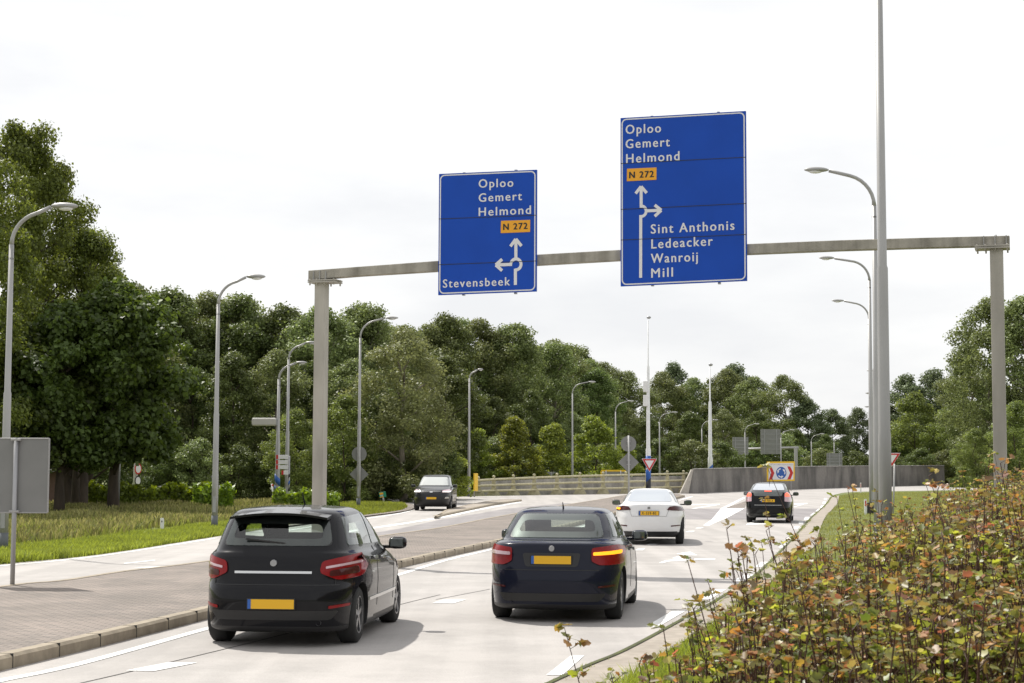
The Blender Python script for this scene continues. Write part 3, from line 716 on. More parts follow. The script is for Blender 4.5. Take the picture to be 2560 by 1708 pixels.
# big grey back at left
Yb = G(28, 1485).y; t = thing('traffic_sign', 'large grey back of a rectangular sign at left edge by median', 'road sign', G(28, 1485))
s = Yb / 4200; bx = G(28, 1485).x
xl, xr = U(-62, 1177, Yb).x - bx, U(117, 1177, Yb).x - bx; zt, zb = zat(1096, Yb, 28), zat(1282, Yb, 28)
bm = bmesh.new(); box(bm, ((xl + xr) / 2, .1, (zt + zb) / 2), (xr - xl, .025, zt - zb)); bevel(bm, .008, 2); obj('sign_back', bm, MAT['signback'], t)
bm = bmesh.new()
for x0, z0, sx, sz in (((xl + xr) / 2, zt, xr - xl, .02), ((xl + xr) / 2, zb, xr - xl, .02), (xl, (zt + zb) / 2, .02, zt - zb), (xr, (zt + zb) / 2, .02, zt - zb)): box(bm, (x0, .098, z0), (sx, .045, sz))
bevel(bm, .006, 1); obj('edge_frame', bm, MAT['galv2'], t)
bm = bmesh.new(); tube(bm, [(0, .045, 0), (0, .045, zt + .01)], .036, 14); obj('post', bm, MAT['galv'], t)
bm = bmesh.new()
for z_ in (zt - .02, zb + .02): box(bm, (0, .05, z_), (.15, .09, .035))
bevel(bm, .006, 1); obj('clamp', bm, MAT['galv2'], t)
# bicycle fingerposts
Y = 84; t, bx = sign_on(Y, 723, 'fingerpost', 'slim post with four stacked direction boards beside gantry post', 'fingerpost'); s = Y / 4200
bm = bmesh.new(); tube(bm, [(0, 0, 0), (0, 0, zat(1140, Y, 723))], .04, 10); obj('post', bm, MAT['galv'], t)
for k, (y0, y1, x0, x1) in enumerate(((1140, 1150, 690, 720), (1153, 1163, 690, 720), (1165.5, 1175.5, 690, 720), (1179, 1189, 704, 722))):
    zc, h = (zat(y0, Y) + zat(y1, Y)) / 2, (y1 - y0) * s
    bm = bmesh.new(); box(bm, (((x0 + x1) / 2 - 723) * s, 0, zc), ((x1 - x0) * s, .05, h)); bevel(bm, .008, 1); f = obj('finger_board', bm, MAT['signwhite'], t)
    bm = bmesh.new(); box(bm, ((x0 + 2.6 - 723) * s, -.004, zc), (5.2 * s, .06, h + .006)); obj('red_tip', bm, MAT['red'], f)
for i in range(5):
    bm = bmesh.new(); z0 = .15 + i * .34; tube(bm, [(0, 0, z0), (0, 0, z0 + .17)], .043, 10)
    for v in bm.verts: v.co.z += v.co.x * 1.2
    obj('stripe', bm, MAT['stripeblue' if i % 2 else 'black'], t)
# name box on lamp E
Y = LE.location.y; zc = zat(1055, Y, 660); s = Y / 4200
t = thing('name_box', 'long off white name box hanging left from lamp post', 'sign box', (U(690, 1177, Y).x, Y, zc))
bm = bmesh.new(); box(bm, (-31 * s, 0, 0), (62 * s, .22, 20 * s)); bevel(bm, .09, 4); obj('box_body', bm, mat('name_box_plastic', (.50, .48, .45), .5), t)
bm = bmesh.new(); box(bm, (.5 * s, 0, 0), (3 * s, .2, 17 * s)); obj('mount', bm, MAT['galv'], t)
for i, (ya, yb) in enumerate(((1193, 1212), (1222, 1232))):
    bm = bmesh.new(); tube(bm, [(0, 0, zat(yb, Y)), (0, 0, zat(ya, Y))], .145, 14)
    for v in bm.verts: v.co.z -= v.co.x * 1.0
    obj('stripe', bm, MAT['stripeblue'], LE)
# red white tilted marker
t, bx = sign_on(93, 684, 'marker_post', 'tilted red and white marker left of striped lamp foot', 'marker post')
bm = bmesh.new(); tube(bm, [(.08, 0, 0), (-.09, 0, zat(1212, 93) + .0)], .05, 10); obj('post', bm, MAT['signwhite'], t)
bm = bmesh.new(); tube(bm, [(-.03, 0, 1.0), (-.087, 0, zat(1214, 93))], .056, 10); obj('red_band', bm, MAT['red'], t)
# leaning pole, white mast with speed signs at left
bL = G(294, 1277); tL = U(301, 1100, bL.y)
bm = bmesh.new(); tube(bm, [(0, 0, 0), (tL.x - bL.x, 0, tL.z + 1)], [.07, .055], 12); o = obj('bare_pole', bm, MAT['galv'], None, loc=bL); tag(o, 'bare slightly leaning metal pole in tall grass before the hedge', 'pole')
Y = 92; t, bx = sign_on(Y, 339, 'lamp_column', 'white column with two round signs behind the hedge', 'column'); s = Y / 4200
bm = bmesh.new(); tube(bm, [(0, 0, 0), (0, 0, zat(1100, Y)), (0, 0, zat(1097, Y)), (.05, 0, zat(1030, Y))], [.13, .12, .09, .08], 12); obj('column', bm, MAT['white'], t)
for cy, ry in ((1176, 13.5), (1206, 12.5)):
    for rr_, m, dy in ((1, 'red' if cy < 1200 else 'black', 0), (.76, 'signwhite', .012)):
        bm = bmesh.new()
        disc(bm, (0, 0), ry * s * rr_, th=.02)
        o = obj('round_sign' if rr_ == 1 else 'sign_face', bm, MAT[m], t, loc=(.18 + (dy * .93), -.16 - dy * .4, zat(cy, Y)))
        o.rotation_euler.z = R(66)
        if rr_ == 1: keep = o
        else:
            o.parent = keep; o.location = (0, -.006, 0); o.rotation_euler.z = 0
# green sign
bg_ = G(960, 1261); Y = bg_.y; t = thing('picnic_sign', 'small tilted green and orange sign on post in grass', 'sign', bg_, R(8)); s = Y / 4200
t.rotation_euler = (0, R(-9), R(0))
zc = zat(1238, Y)
bm = bmesh.new(); box(bm, (0, 0, zc), (17 * s, .03, 14 * s)); bevel(bm, .01, 1); obj('sign_board', bm, MAT['green'], t)
bm = bmesh.new(); box(bm, (-2.4 * s, -.02, zc + 3.0 * s), (9 * s, .01, 4.5 * s)); box(bm, (-2.8 * s, -.02, zc - 5.4 * s), (9 * s, .01, 2 * s)); obj('orange_strip', bm, MAT['orange'], t)
bm = bmesh.new(); box(bm, (-2.5 * s, -.02, zc - 1.6 * s), (7.5 * s, .01, 3 * s)); obj('pale_strip', bm, mat('pale_blue', (.3, .5, .55)), t)
bm = bmesh.new(); tube(bm, [(0, .03, 0), (0, .03, zc)], .05, 8); obj('post', bm, MAT['galv2'], t)
# reflector posts
for x, y, h, lab, face in ((405, 1327, 32, 'white marker post in grass at left verge', False), (2152, 1233, 26, 'farther white marker post with red reflector on right verge', True), (2164, 1288, 40, 'nearer white marker post with red reflector on right verge', True)):
    b = G(x, y); s = b.y / 4200; t = thing('marker_post', lab, 'marker post', b, 0, 'white roadside marker posts')
    bm = bmesh.new(); box(bm, (0, 0, h * s / 2), (.11, .08, h * s)); bm.verts.ensure_lookup_table()
    for v in bm.verts:
        if v.co.z > h * s * .9: v.co.z -= .05 * (v.co.y > 0)
    bevel(bm, .012, 2); obj('post', bm, MAT['white'], t)
    bm = bmesh.new(); box(bm, (0, -.042, h * s * .72), (.05, .012, h * s * .34) if face else (.03, .012, .05)); obj('reflector', bm, MAT['red' if face else 'black'], t)
# yellow edge board at left end of barrier
b = G(1189, 1243); s = b.y / 4200; t = thing('marker_board', 'narrow yellow board seen edge on at left end of guard rail', 'marker board', b, R(70))
bm = bmesh.new(); box(bm, (0, 0, zat(1206, b.y)), (.7, .09, 44 * s)); bevel(bm, .01, 1); obj('board', bm, MAT['yellow'], t)
bm = bmesh.new(); tube(bm, [(0, .1, 0), (0, .1, zat(1185, b.y))], .045, 8); obj('post', bm, MAT['galv2'], t)

# ------------------------------------------------------------------ barrier and concrete wall
rail_b = [(1187, 1240), (1300, 1238.6), (1450, 1236.6), (1600, 1234.6), (1718, 1233)]
rail_t = [(1187, 1200), (1300, 1194), (1450, 1188.5), (1600, 1185), (1718, 1182.5)]
base = [G(*p) for p in rail_b]; t = thing('guard_rail', 'cream three rail steel guard rail in front of pale concrete', 'guard rail', base[0]); o0 = base[0]
hts = [U(p[0], p[1], base[i].y).z for i, p in enumerate(rail_t)]
bl = smooth_line(base, 8); hl_ = [hts[min(int(i / 8), 3)] * (1 - (i % 8) / 8) + hts[min(int(i / 8) + 1, 4)] * ((i % 8) / 8) if i < 32 else hts[4] for i in range(33)]
for f in (1.0, .66, .33):
    bm = bmesh.new(); tube(bm, [p - o0 + Vector((0, -.1, hl_[i] * f - .06)) for i, p in enumerate(bl)], .085, 8); obj('rail', bm, MAT['barrier'], t)
for i in range(1, 32, 3):
    p = bl[i] - o0; h = hl_[i]; s2 = 1.0
    for _ in (0,):
        bm = bmesh.new(); prism(bm, [p + Vector((x, .02, z)) for x, z in ((-.55, 0.01), (.55, 0.01), (.16, h * .45), (.13, h), (-.13, h), (-.16, h * .45))], Vector((0, 1, 0)), .12); bmesh.ops.recalc_face_normals(bm, faces=bm.faces)
        obj('rail_post', bm, MAT['barrier'], t)
    bm = bmesh.new(); v = bmesh.ops.create_uvsphere(bm, u_segments=8, v_segments=6, radius=.12)['verts']; bmesh.ops.translate(bm, verts=v, vec=p + Vector((0, .08, h + .14))); obj('post_cap', bm, MAT['barrier'], t, smooth=True)
# pale wall behind the rail
bm = bmesh.new(); n = len(bl)
vb, vt, vb2, vt2 = [], [], [], []
for i, p in enumerate(bl):
    q_ = p + Vector((0, 1.3, 0)); h = hl_[i] * .86
    vb.append(bm.verts.new((q_.x, q_.y, 0))); vt.append(bm.verts.new((q_.x, q_.y + .1, h))); vt2.append(bm.verts.new((q_.x, q_.y + .4, h))); vb2.append(bm.verts.new((q_.x, q_.y + .4, 0)))
for i in range(n - 1):
    for a, b_ in ((vb, vt), (vt, vt2), (vt2, vb2)): bm.faces.new((a[i], a[i + 1], b_[i + 1], b_[i]))
bm.faces.new((vb[0], vt[0], vt2[0], vb2[0])); bmesh.ops.recalc_face_normals(bm, faces=bm.faces)
o = obj('parapet_wall', bm, MAT['wallpale']); tag(o, 'pale weathered concrete parapet behind the cream rails', 'wall')
# thick stained wall
wb = [(1722, 1234.5), (1850, 1229), (2000, 1223.5), (2200, 1217), (2362, 1213)]
wt = [(1738, 1174), (1850, 1170.5), (2000, 1167), (2200, 1165), (2362, 1164)]
W0 = [G(*p) for p in wb]; Hs = [U(wt[i][0], wt[i][1], W0[i].y).z for i in range(5)]
wl = smooth_line(W0, 8); hh = [Hs[min(i // 8, 4)] * (1 - (i % 8) / 8) + Hs[min(i // 8 + 1, 4)] * ((i % 8) / 8) for i in range(33)]
bm = bmesh.new(); A, B_, C_, D_ = [], [], [], []
for i, p in enumerate(wl):
    dxx = .0 if i else .45
    A.append(bm.verts.new((p.x, p.y, 0))); B_.append(bm.verts.new((p.x + dxx, p.y + .2, hh[i]))); C_.append(bm.verts.new((p.x + dxx, p.y + .8, hh[i]))); D_.append(bm.verts.new((p.x - 0.2 * (i == 0), p.y + 1.0, 0)))
for i in range(len(wl) - 1):
    for a, b_ in ((A, B_), (B_, C_), (C_, D_)): bm.faces.new((a[i], a[i + 1], b_[i + 1], b_[i]))
bm.faces.new((A[0], B_[0], C_[0], D_[0])); bm.faces.new((A[-1], B_[-1], C_[-1], D_[-1])); bmesh.ops.recalc_face_normals(bm, faces=bm.faces)
for f in bm.faces: f.smooth = True
for e in bm.edges:
    if len(e.link_faces) == 2 and e.calc_face_angle(0) > .5: e.smooth = False
wall = thing('concrete_wall', 'long thick dark stained concrete wall curving behind the roundabout', 'wall', (0, 0, 0))
obj('wall_body', bm, MAT['wall'], wall)
bm = bmesh.new(); tube(bm, [Vector((p.x, p.y + .12, hh[i] + .01)) for i, p in enumerate(wl)][1:], .045, 6); obj('coping_edge', bm, MAT['wallpale'], wall)
p = W0[0]; bm = bmesh.new(); prism(bm, [Vector((p.x - .75, p.y - .05, 0)), Vector((p.x - .02, p.y - .05, 0)), Vector((p.x + .4, p.y - .05, Hs[0] * 1.0)), Vector((p.x + .25, p.y - .05, Hs[0]))], Vector((0, 1, 0)), .9)
bmesh.ops.recalc_face_normals(bm, faces=bm.faces); obj('end_face', bm, mat('end_concrete', (.42, .39, .35), .85, 0, .15, 4), wall)
# roundabout warning sign
def interp_wall(px):
    return G(px, np.interp(px, [p[0] for p in wb], [p[1] for p in wb]))
Yw = interp_wall(1915).y - .8; s = Yw / 4200; cx = U(1953.5, 1178, Yw)
t = thing('roundabout_sign', 'yellow framed white board with blue roundabout disc and two red chevrons', 'road sign', (cx.x, Yw, cx.z))
z0, sc = (1900, 1140), 20.91
def RS(x, y): return ((1900 + x / sc - 1953.5) * s, (1178 - (1140 + y / sc)) * s)
def rpoly(name, pts, m, d, par=t):
    bm = bmesh.new(); plate(bm, [RS(*p) for p in pts], -d, .03); return obj(name, bm, m, par)
rpoly('frame', [(355, 1335), (1800, 1300), (1820, 285), (365, 305)], MAT['yellow'], 0)
rpoly('sign_face', [(440, 1245), (1735, 1225), (1750, 375), (462, 395)], MAT['signwhite'], .012)
rpoly('chevron', [(475, 572), (605, 566), (750, 895), (620, 1238), (460, 1240), (585, 900)], MAT['red'], .02)
rpoly('chevron', [(1425, 553), (1580, 553), (1730, 880), (1590, 1222), (1420, 1228), (1570, 885)], MAT['red'], .02)
rpoly('blue_disc', [(1110 + 268 * math.cos(a * .2244), 885 + 312 * math.sin(a * .2244)) for a in range(28)], MAT['stripeblue'], .02)
for k in range(3):
    pts = []
    a0 = 100 + 120 * k
    for a, r in [(a0, .60), (a0 + 25, .62), (a0 + 50, .62)] + [(a0 + 50, .46), (a0 + 88, .70), (a0 + 48, .98)] + [(a0 + 50, .80), (a0 + 25, .82), (a0, .80)]:
        pts.append((1110 + 268 * r * math.cos(R(a)), 885 - 312 * r * math.sin(R(a))))
    rpoly('white_arrow', pts, MAT['signwhite'], .03)
put_text('lettering', 'LET OP! verkeerssituatie gewijzigd', Vector((RS(545, 478)[0], -.045, RS(545, 478)[1])), Vector((1, 0, 0)), UZ, Vector((0, -1, 0)), .055 * s * 41, (1700 - 545) / sc * s, mat('faded_text', (.25, .25, .24)), t, .0)
bm = bmesh.new()
for x in (-24, 24): tube(bm, [(x * s, .08, -cx.z), (x * s, .08, 10 * s)], .04, 8)
obj('support_posts', bm, MAT['galv'], t)
# yellow frames behind
for x0, x1, y0, y1, Y, lab in ((1503, 1564, 1176, 1200, 152, 'back of yellow framed board behind the cream guard rail'), (2305, 2338, 1156.5, 1178, 262, 'back of yellow framed board behind right end of wall')):
    s = Y / 4200; t, bx = sign_on(Y, (x0 + x1) / 2, 'framed_board', lab, 'sign'); w_ = (x1 - x0) * s; zt, zb = zat(y0, Y), zat(y1, Y)
    bm = bmesh.new(); box(bm, (0, 0, (zt + zb) / 2), (w_ - .2, .03, zt - zb - .1)); obj('board', bm, MAT['signback'], t)
    bm = bmesh.new(); box(bm, (0, -.01, zt), (w_, .06, 4 * s)); box(bm, (-w_ / 2, -.01, (zt + zb) / 2 - .04), (3 * s, .06, zt - zb)); box(bm, (w_ / 2, -.01, (zt + zb) / 2 - .04), (3 * s, .06, zt - zb)); obj('yellow_frame', bm, MAT['yellow'], t)
    bm = bmesh.new(); tube(bm, [(-w_ * .3, -.06, 0), (-w_ * .3, -.06, zt)], .05, 8); tube(bm, [(w_ * .3, -.06, 0), (w_ * .3, -.06, zt)], .05, 8); obj('posts', bm, MAT['galv'], t)
# far gantry
Y = 226; s = Y / 4200; p0, p1 = U(1738, 1126, Y + 12), U(1996, 1119.5, Y)
t = thing('sign_gantry', 'distant pale portal behind the wall carrying grey sign backs', 'gantry', (p1.x, p1.y, 0)); o0 = Vector((p1.x, p1.y, 0))
bm = bmesh.new(); tube(bm, [p0 - o0, p1 - o0], .18, 4); obj('beam', bm, MAT['galv2'], t)
bm = bmesh.new(); box(bm, (-.35, .0, p1.z / 2), (.42, .42, p1.z - .14)); obj('post', bm, MAT['galv2'], t)
bm = bmesh.new(); box(bm, (p0.x - p1.x, p0.y - p1.y, p0.z / 2), (.24, .24, p0.z - .1)); obj('post', bm, MAT['galv2'], t)
for x0, x1, y0, y1, lab in ((1832, 1872, 1091, 1135, 'smaller grey sign back on the distant gantry'), (1903, 1953, 1071, 1133, 'larger grey sign back on the distant gantry'), (2068, 2107, 1130, 1166, 'grey sign back standing alone right of the distant gantry')):
    t, bx = sign_on(Y - 1.2, (x0 + x1) / 2, 'sign_back_board', lab, 'road sign'); zt, zb = zat(y0, Y), zat(y1, Y); w_ = (x1 - x0) * s
    bm = bmesh.new(); box(bm, (0, .3, (zt + zb) / 2), (w_, .05, zt - zb)); obj('board', bm, MAT['signback'], t)
    bm = bmesh.new()
    for f in (-.3, .3): box(bm, (w_ * f, .25, (zt + zb) / 2), (.08, .06, zt - zb))
    for f in (.2, .4, .6, .8): box(bm, (0, .26, zb + (zt - zb) * f), (w_, .04, .05))
    obj('stiffeners', bm, MAT['galv'], t)
    if x0 > 2000:
        bm = bmesh.new(); tube(bm, [(-.4, .3, 0), (-.4, .3, zb)], .06, 8); tube(bm, [(.4, .3, 0), (.4, .3, zb)], .06, 8); obj('posts', bm, MAT['galv'], t)

# ------------------------------------------------------------------ cars
def densify(pts, step):
    o = []
    for i in range(len(pts)):
        a, b = Vector(pts[i]), Vector(pts[(i + 1) % len(pts)]); n = max(1, int((b - a).length / step))
        for k in range(n): o.append(a + (b - a) * k / n)
    return o
def rnd_corners(pts, r=.04, n=4):
    o = []; m = len(pts)
    for i in range(m):
        p, a, b = Vector(pts[i]), Vector(pts[i - 1]), Vector(pts[(i + 1) % m])
        u, v = (a - p), (b - p); rr = min(r, u.length * .45, v.length * .45); u.normalize(); v.normalize()
        for k in range(n + 1):
            t = k / n; o.append(((p + u * rr) * (1 - t) + p * t) * (1 - t) + (p * (1 - t) + (p + v * rr) * t) * t)
    return o
def car_body(rings, NP=72, SUB=5):
    ks = [np.array(r, float) for r in rings]
    full = []
    for i in range(len(ks) - 1):
        p0, p1, p2, p3 = ks[max(i - 1, 0)], ks[i], ks[i + 1], ks[min(i + 2, len(ks) - 1)]
        for k in range(SUB):
            t = k / SUB
            cr = .5 * ((2 * p1) + (p2 - p0) * t + (2 * p0 - 5 * p1 + 4 * p2 - p3) * t * t + (3 * p1 - p0 - 3 * p2 + p3) * t ** 3)
            li = p1 * (1 - t) + p2 * t
            full.append(.6 * cr + .4 * li)
    full.append(ks[-1])
    bm = bmesh.new(); rows = []
    for zr, xr, zf, xf, w_, nr, nf in full:
        cx, a = (xr + xf) / 2, (xf - xr) / 2; row = []
        for k in range(NP):
            an = 2 * math.pi * (k + .5) / NP; c_, s_ = math.cos(an), math.sin(an)
            n_ = nf if c_ > 0 else nr
            # blend so points spread along the sides too
            u = math.copysign(abs(c_) ** (2 / n_), c_); v = math.copysign(abs(s_) ** (2 / n_), s_)
            x, y = cx + a * u, w_ * v
            row.append(bm.verts.new((x, y, zr + (zf - zr) * (u + 1) / 2)))
        rows.append(row)
    for i in range(len(rows) - 1):
        for k in range(NP): bm.faces.new((rows[i][k], rows[i][(k + 1) % NP], rows[i + 1][(k + 1) % NP], rows[i + 1][k]))
    bm.faces.new(rows[0][::-1]); bm.faces.new(rows[-1])
    bmesh.ops.recalc_face_normals(bm, faces=bm.faces)
    return bm
def inpoly(pts, x, y):
    c_ = False; n = len(pts); j = n - 1
    for i in range(n):
        if (pts[i][1] > y) != (pts[j][1] > y) and x < (pts[j][0] - pts[i][0]) * (y - pts[i][1]) / (pts[j][1] - pts[i][1]) + pts[i][0]: c_ = not c_
        j = i
    return c_
def shrink(pts, d):
    P = [Vector(p) for p in pts]; n = len(P); c_ = sum(P, Vector((0, 0))) / n; o = []
    ar = sum(P[i].x * P[(i + 1) % n].y - P[(i + 1) % n].x * P[i].y for i in range(n)); sg = 1 if ar > 0 else -1
    for i in range(n):
        a = (P[i] - P[i - 1]).normalized(); b = (P[(i + 1) % n] - P[i]).normalized()
        na = Vector((-a.y, a.x)) * sg; nb = Vector((-b.y, b.x)) * sg; m_ = (na + nb); m_ = m_ / max(.3, m_.length_squared / 2)
        o.append(P[i] + m_ * d)
    return o
def make_car(name, label, spec):
    P = spec
    body_bm = car_body(P['rings'])
    me = bpy.data.meshes.new('body'); body_bm.to_mesh(me)
    bvh = BVHTree.FromBMesh(body_bm); body_bm.free()
    root = thing(name, label, 'car', P['loc'], -P['heading'], P.get('group'))
    root.rotation_euler = (0, 0, math.pi / 2 - P['heading'])
    body = link('body', me, [P['paint'], MAT['black']], root)
    cb = bmesh.new()
    for ax in P['axles']:
        for sd_ in (-1, 1):
            v = bmesh.ops.create_cone(cb, cap_ends=True, segments=40, radius1=P['wr'] + .045, radius2=P['wr'] + .045, depth=.5)['verts']
            bmesh.ops.rotate(cb, verts=v, cent=(0, 0, 0), matrix=Matrix.Rotation(R(90), 3, 'X'))
            bmesh.ops.translate(cb, verts=v, vec=(ax, sd_ * (P['W'] / 2 + .02), P['wr']))
    cme = bpy.data.meshes.new('cut'); cb.to_mesh(cme); cb.free(); co = bpy.data.objects.new('cut', cme); C.objects.link(co)
    md = body.modifiers.new('b', 'BOOLEAN'); md.object = co; md.operation = 'DIFFERENCE'; md.solver = 'EXACT'
    md2 = md
    root.rotation_euler, keep = (0, 0, 0), root.rotation_euler.copy(); root.location, kl = (0, 0, 0), root.location.copy()
    bpy.context.view_layer.update()
    nm = bpy.data.meshes.new_from_object(body.evaluated_get(bpy.context.evaluated_depsgraph_get()))
    body.modifiers.clear(); body.data = nm; bpy.data.objects.remove(co)
    root.rotation_euler = keep; root.location = kl
    bm = bmesh.new(); bm.from_mesh(nm)
    for f in bm.faces:
        c_ = f.calc_center_median(); f.smooth = True
        for ax in P['axles']:
            if math.hypot(c_.x - ax, c_.z - P['wr']) < P['wr'] + .047 and abs(c_.y) < P['W'] / 2 + .1: f.material_index = 1
        if c_.z < P.get('dark_below', .24): f.material_index = 1
    if P.get('see'):
        kill = []
        holes = [(ol, sd_) for pn_, ol, sd_, mm_, kw_ in P['patches'] if pn_ in ('rear_window', 'window', 'windscreen')]
        for f in bm.faces:
            c_ = f.calc_center_median()
            for ol, sd_ in holes:
                if sd_ == 'rear': ok = f.normal.x < -.25 and c_.x < 0 and inpoly(ol, c_.y, c_.z)
                elif sd_ == 'front': ok = f.normal.x > .25 and c_.x > 0 and inpoly(ol, c_.y, c_.z)
                else: ok = abs(f.normal.y) > .5 and inpoly(ol, c_.x, c_.z)
                if ok and all((inpoly(ol, v.co.x if sd_ == 'left' else v.co.y, v.co.z)) for v in f.verts): kill.append(f); break
        bmesh.ops.delete(bm, geom=kill, context='FACES')
    for e in bm.edges:
        if len(e.link_faces) == 2 and (e.calc_face_angle(0) > R(38)): e.smooth = False
    bm.to_mesh(nm); bm.free()
    if not nm.materials: nm.materials.append(P['paint']); nm.materials.append(MAT['black'])
    def patch(pname, outline, side, m, off=.005, round_=.04, parent=root, step=.05, skirt=.02, hole=None):
        pts = densify(rnd_corners(outline, round_) if round_ else [Vector(p) for p in outline], step)
        n = len(pts); xs = [p.x for p in pts]; ys = [p.y for p in pts]
        grid = []
        gx0 = min(xs)
        def inside(x, y):
            c_ = False; j = n - 1
            for i in range(n):
                if (ys[i] > y) != (ys[j] > y) and x < (xs[j] - xs[i]) * (y - ys[i]) / (ys[j] - ys[i]) + xs[i]: c_ = not c_
                j = i
            return c_
        for a in np.arange(min(xs) + step / 2, max(xs), step):
            for b in np.arange(min(ys) + step / 2, max(ys), step):
                if inside(a, b): grid.append(Vector((a, b)))
        hp = densify(rnd_corners(hole, .06), .03) if hole else []
        nh = len(hp); k0 = n
        vs, es, fs, *_ = delaunay_2d_cdt(pts + hp + grid, [(k0 + i, k0 + (i + 1) % nh) for i in range(nh)], [list(range(n))], 1, 1e-6)
        if hole:
            fs = [f for f in fs if not inpoly(hp, sum(vs[i].x for i in f) / len(f), sum(vs[i].y for i in f) / len(f))]
        bm = bmesh.new(); out_ = []
        dirs = {'rear': Vector((1, 0, 0)), 'front': Vector((-1, 0, 0)), 'left': Vector((0, -1, 0)), 'right': Vector((0, 1, 0)), 'top': Vector((0, 0, -1))}
        d = dirs[side]
        for v in vs:
            o_ = {'rear': Vector((-6, v.x, v.y)), 'front': Vector((6, v.x, v.y)), 'left': Vector((v.x, 4, v.y)), 'right': Vector((v.x, -4, v.y)), 'top': Vector((v.x, v.y, 5))}[side]
            h, nn, i_, ds = bvh.ray_cast(o_, d)
            if h is None:
                h = out_[-1] if out_ else o_ + d * 5
            else:
                h = h - d * off * .5 + nn * off
            out_.append(h.copy())
        V = [bm.verts.new(p) for p in out_]
        for f in fs:
            try: bm.faces.new([V[i] for i in f])
            except Exception: pass
        for f in bm.faces:
            f.normal_update(); f.smooth = True
            if f.normal.dot(d) > 0: f.normal_flip()
        be = [e for e in bm.edges if len(e.link_faces) == 1]
        mp_ = {}
        for e in be:
            for v in e.verts:
                if v not in mp_: mp_[v] = bm.verts.new(v.co + d * skirt)
        for e in be:
            a, b = e.verts; bm.faces.new((a, b, mp_[b], mp_[a]))
        for e in be: e.smooth = False
        return obj(pname, bm, m, parent)
    def sym(pts): return [(-x, y) for x, y in pts][::-1]
    # windows, lamps, trim
    for pname, outline, side, m, kw in P['patches']:
        if P.get('see') and pname in ('rear_window', 'window', 'windscreen'): m = MAT['see']
        kw = dict(kw); both = kw.pop('both', False); lab = kw.pop('label', None)
        o = patch(pname, outline, side, m, **kw)
        if lab: o['label'] = lab
        if P.get('see') and pname in ('rear_window', 'window', 'windscreen'):
            hl_ = shrink(outline, .075)
            patch(pname + '_surround', outline, side, MAT['black'], off=.002, round_=.05, step=.03, skirt=.005, hole=hl_)
            if both: patch(pname + '_surround', outline, 'right', MAT['black'], off=.002, round_=.05, step=.03, skirt=.005, hole=hl_)
        if both:
            if side in ('rear', 'front', 'top'): patch(pname, sym(outline) if side != 'top' else [(x, -y) for x, y in outline][::-1], side, m, **kw)
            else: patch(pname, outline, 'right' if side == 'left' else 'left', m, **kw)
    # wheels
    for ax in P['axles']:
        for sd_ in (-1, 1):
            wr, tw = P['wr'], .105; y0 = sd_ * (P['W'] / 2 - .15)
            bm = bmesh.new(); prof = [(-tw, wr * .66), (-tw, wr * .9), (-tw * .8, wr * .985), (0, wr), (tw * .8, wr * .985), (tw, wr * .9), (tw, wr * .66)]
            prev = None; first = None; ns = 40
            for k in range(ns):
                a = 2 * math.pi * k / ns; r_ = [bm.verts.new((r * math.cos(a), y, r * math.sin(a))) for y, r in prof]
                if prev:
                    for j in range(len(prof) - 1): bm.faces.new((prev[j], prev[j + 1], r_[j + 1], r_[j])).smooth = True
                else: first = r_
                prev = r_
            for j in range(len(prof) - 1): bm.faces.new((prev[j], prev[j + 1], first[j + 1], first[j])).smooth = True
            bmesh.ops.recalc_face_normals(bm, faces=bm.faces)
            w_ = obj('wheel', bm, MAT['tyre'], root, loc=(ax, y0, wr))
            bm = bmesh.new(); yo = sd_ * tw * .75
            v = bmesh.ops.create_cone(bm, cap_ends=True, segments=32, radius1=wr * .67, radius2=wr * .67, depth=.02)['verts']
            bmesh.ops.rotate(bm, verts=v, cent=(0, 0, 0), matrix=Matrix.Rotation(R(90), 3, 'X')); bmesh.ops.translate(bm, verts=v, vec=(0, sd_ * .01, 0))
            obj('brake_disc', bm, MAT['black'], w_)
            bm = bmesh.new()
            for k in range(5):
                a = 2 * math.pi * k / 5 + .3
                box(bm, (wr * .36 * math.cos(a), yo, wr * .36 * math.sin(a)), (wr * .62, .03, .055), Matrix.Rotation(-a, 3, 'Y'))
            for k in range(24):
                a = 2 * math.pi * k / 24; box(bm, (wr * .655 * math.cos(a), yo, wr * .655 * math.sin(a)), (.03, .05, wr * .19), Matrix.Rotation(-a, 3, 'Y'))
            v = bmesh.ops.create_cone(bm, cap_ends=True, segments=12, radius1=.05, radius2=.04, depth=.04)['verts']
            bmesh.ops.rotate(bm, verts=v, cent=(0, 0, 0), matrix=Matrix.Rotation(R(90), 3, 'X')); bmesh.ops.translate(bm, verts=v, vec=(0, yo, 0))
            obj('rim', bm, MAT['alloy'], w_)
    # mirrors
    mx_, my_, mz_ = P['mirror']
    for sd_ in (-1, 1):
        bm = bmesh.new(); v = bmesh.ops.create_uvsphere(bm, u_segments=16, v_segments=10, radius=.5)['verts']
        for q_ in v:
            n_ = q_.co.copy(); q_.co = Vector((math.copysign(abs(n_.x * 2) ** .7, n_.x) * .10, math.copysign(abs(n_.y * 2) ** .6, n_.y) * .11, math.copysign(abs(n_.z * 2) ** .6, n_.z) * .075))
            q_.co += Vector((mx_, sd_ * my_, mz_))
        box(bm, (mx_ + .02, sd_ * (my_ - .14), mz_ - .05), (.08, .14, .035))
        mo = obj('mirror', bm, P.get('mirror_mat', P['paint']), root, smooth=True)
        bm = bmesh.new(); box(bm, (mx_ - .093, sd_ * my_, mz_ + .005), (.02, .16, .10)); bevel(bm, .008, 2); obj('mirror_glass', bm, MAT['glass'], mo)
    # licence plate
    px_, pz_, fr = P['plate']
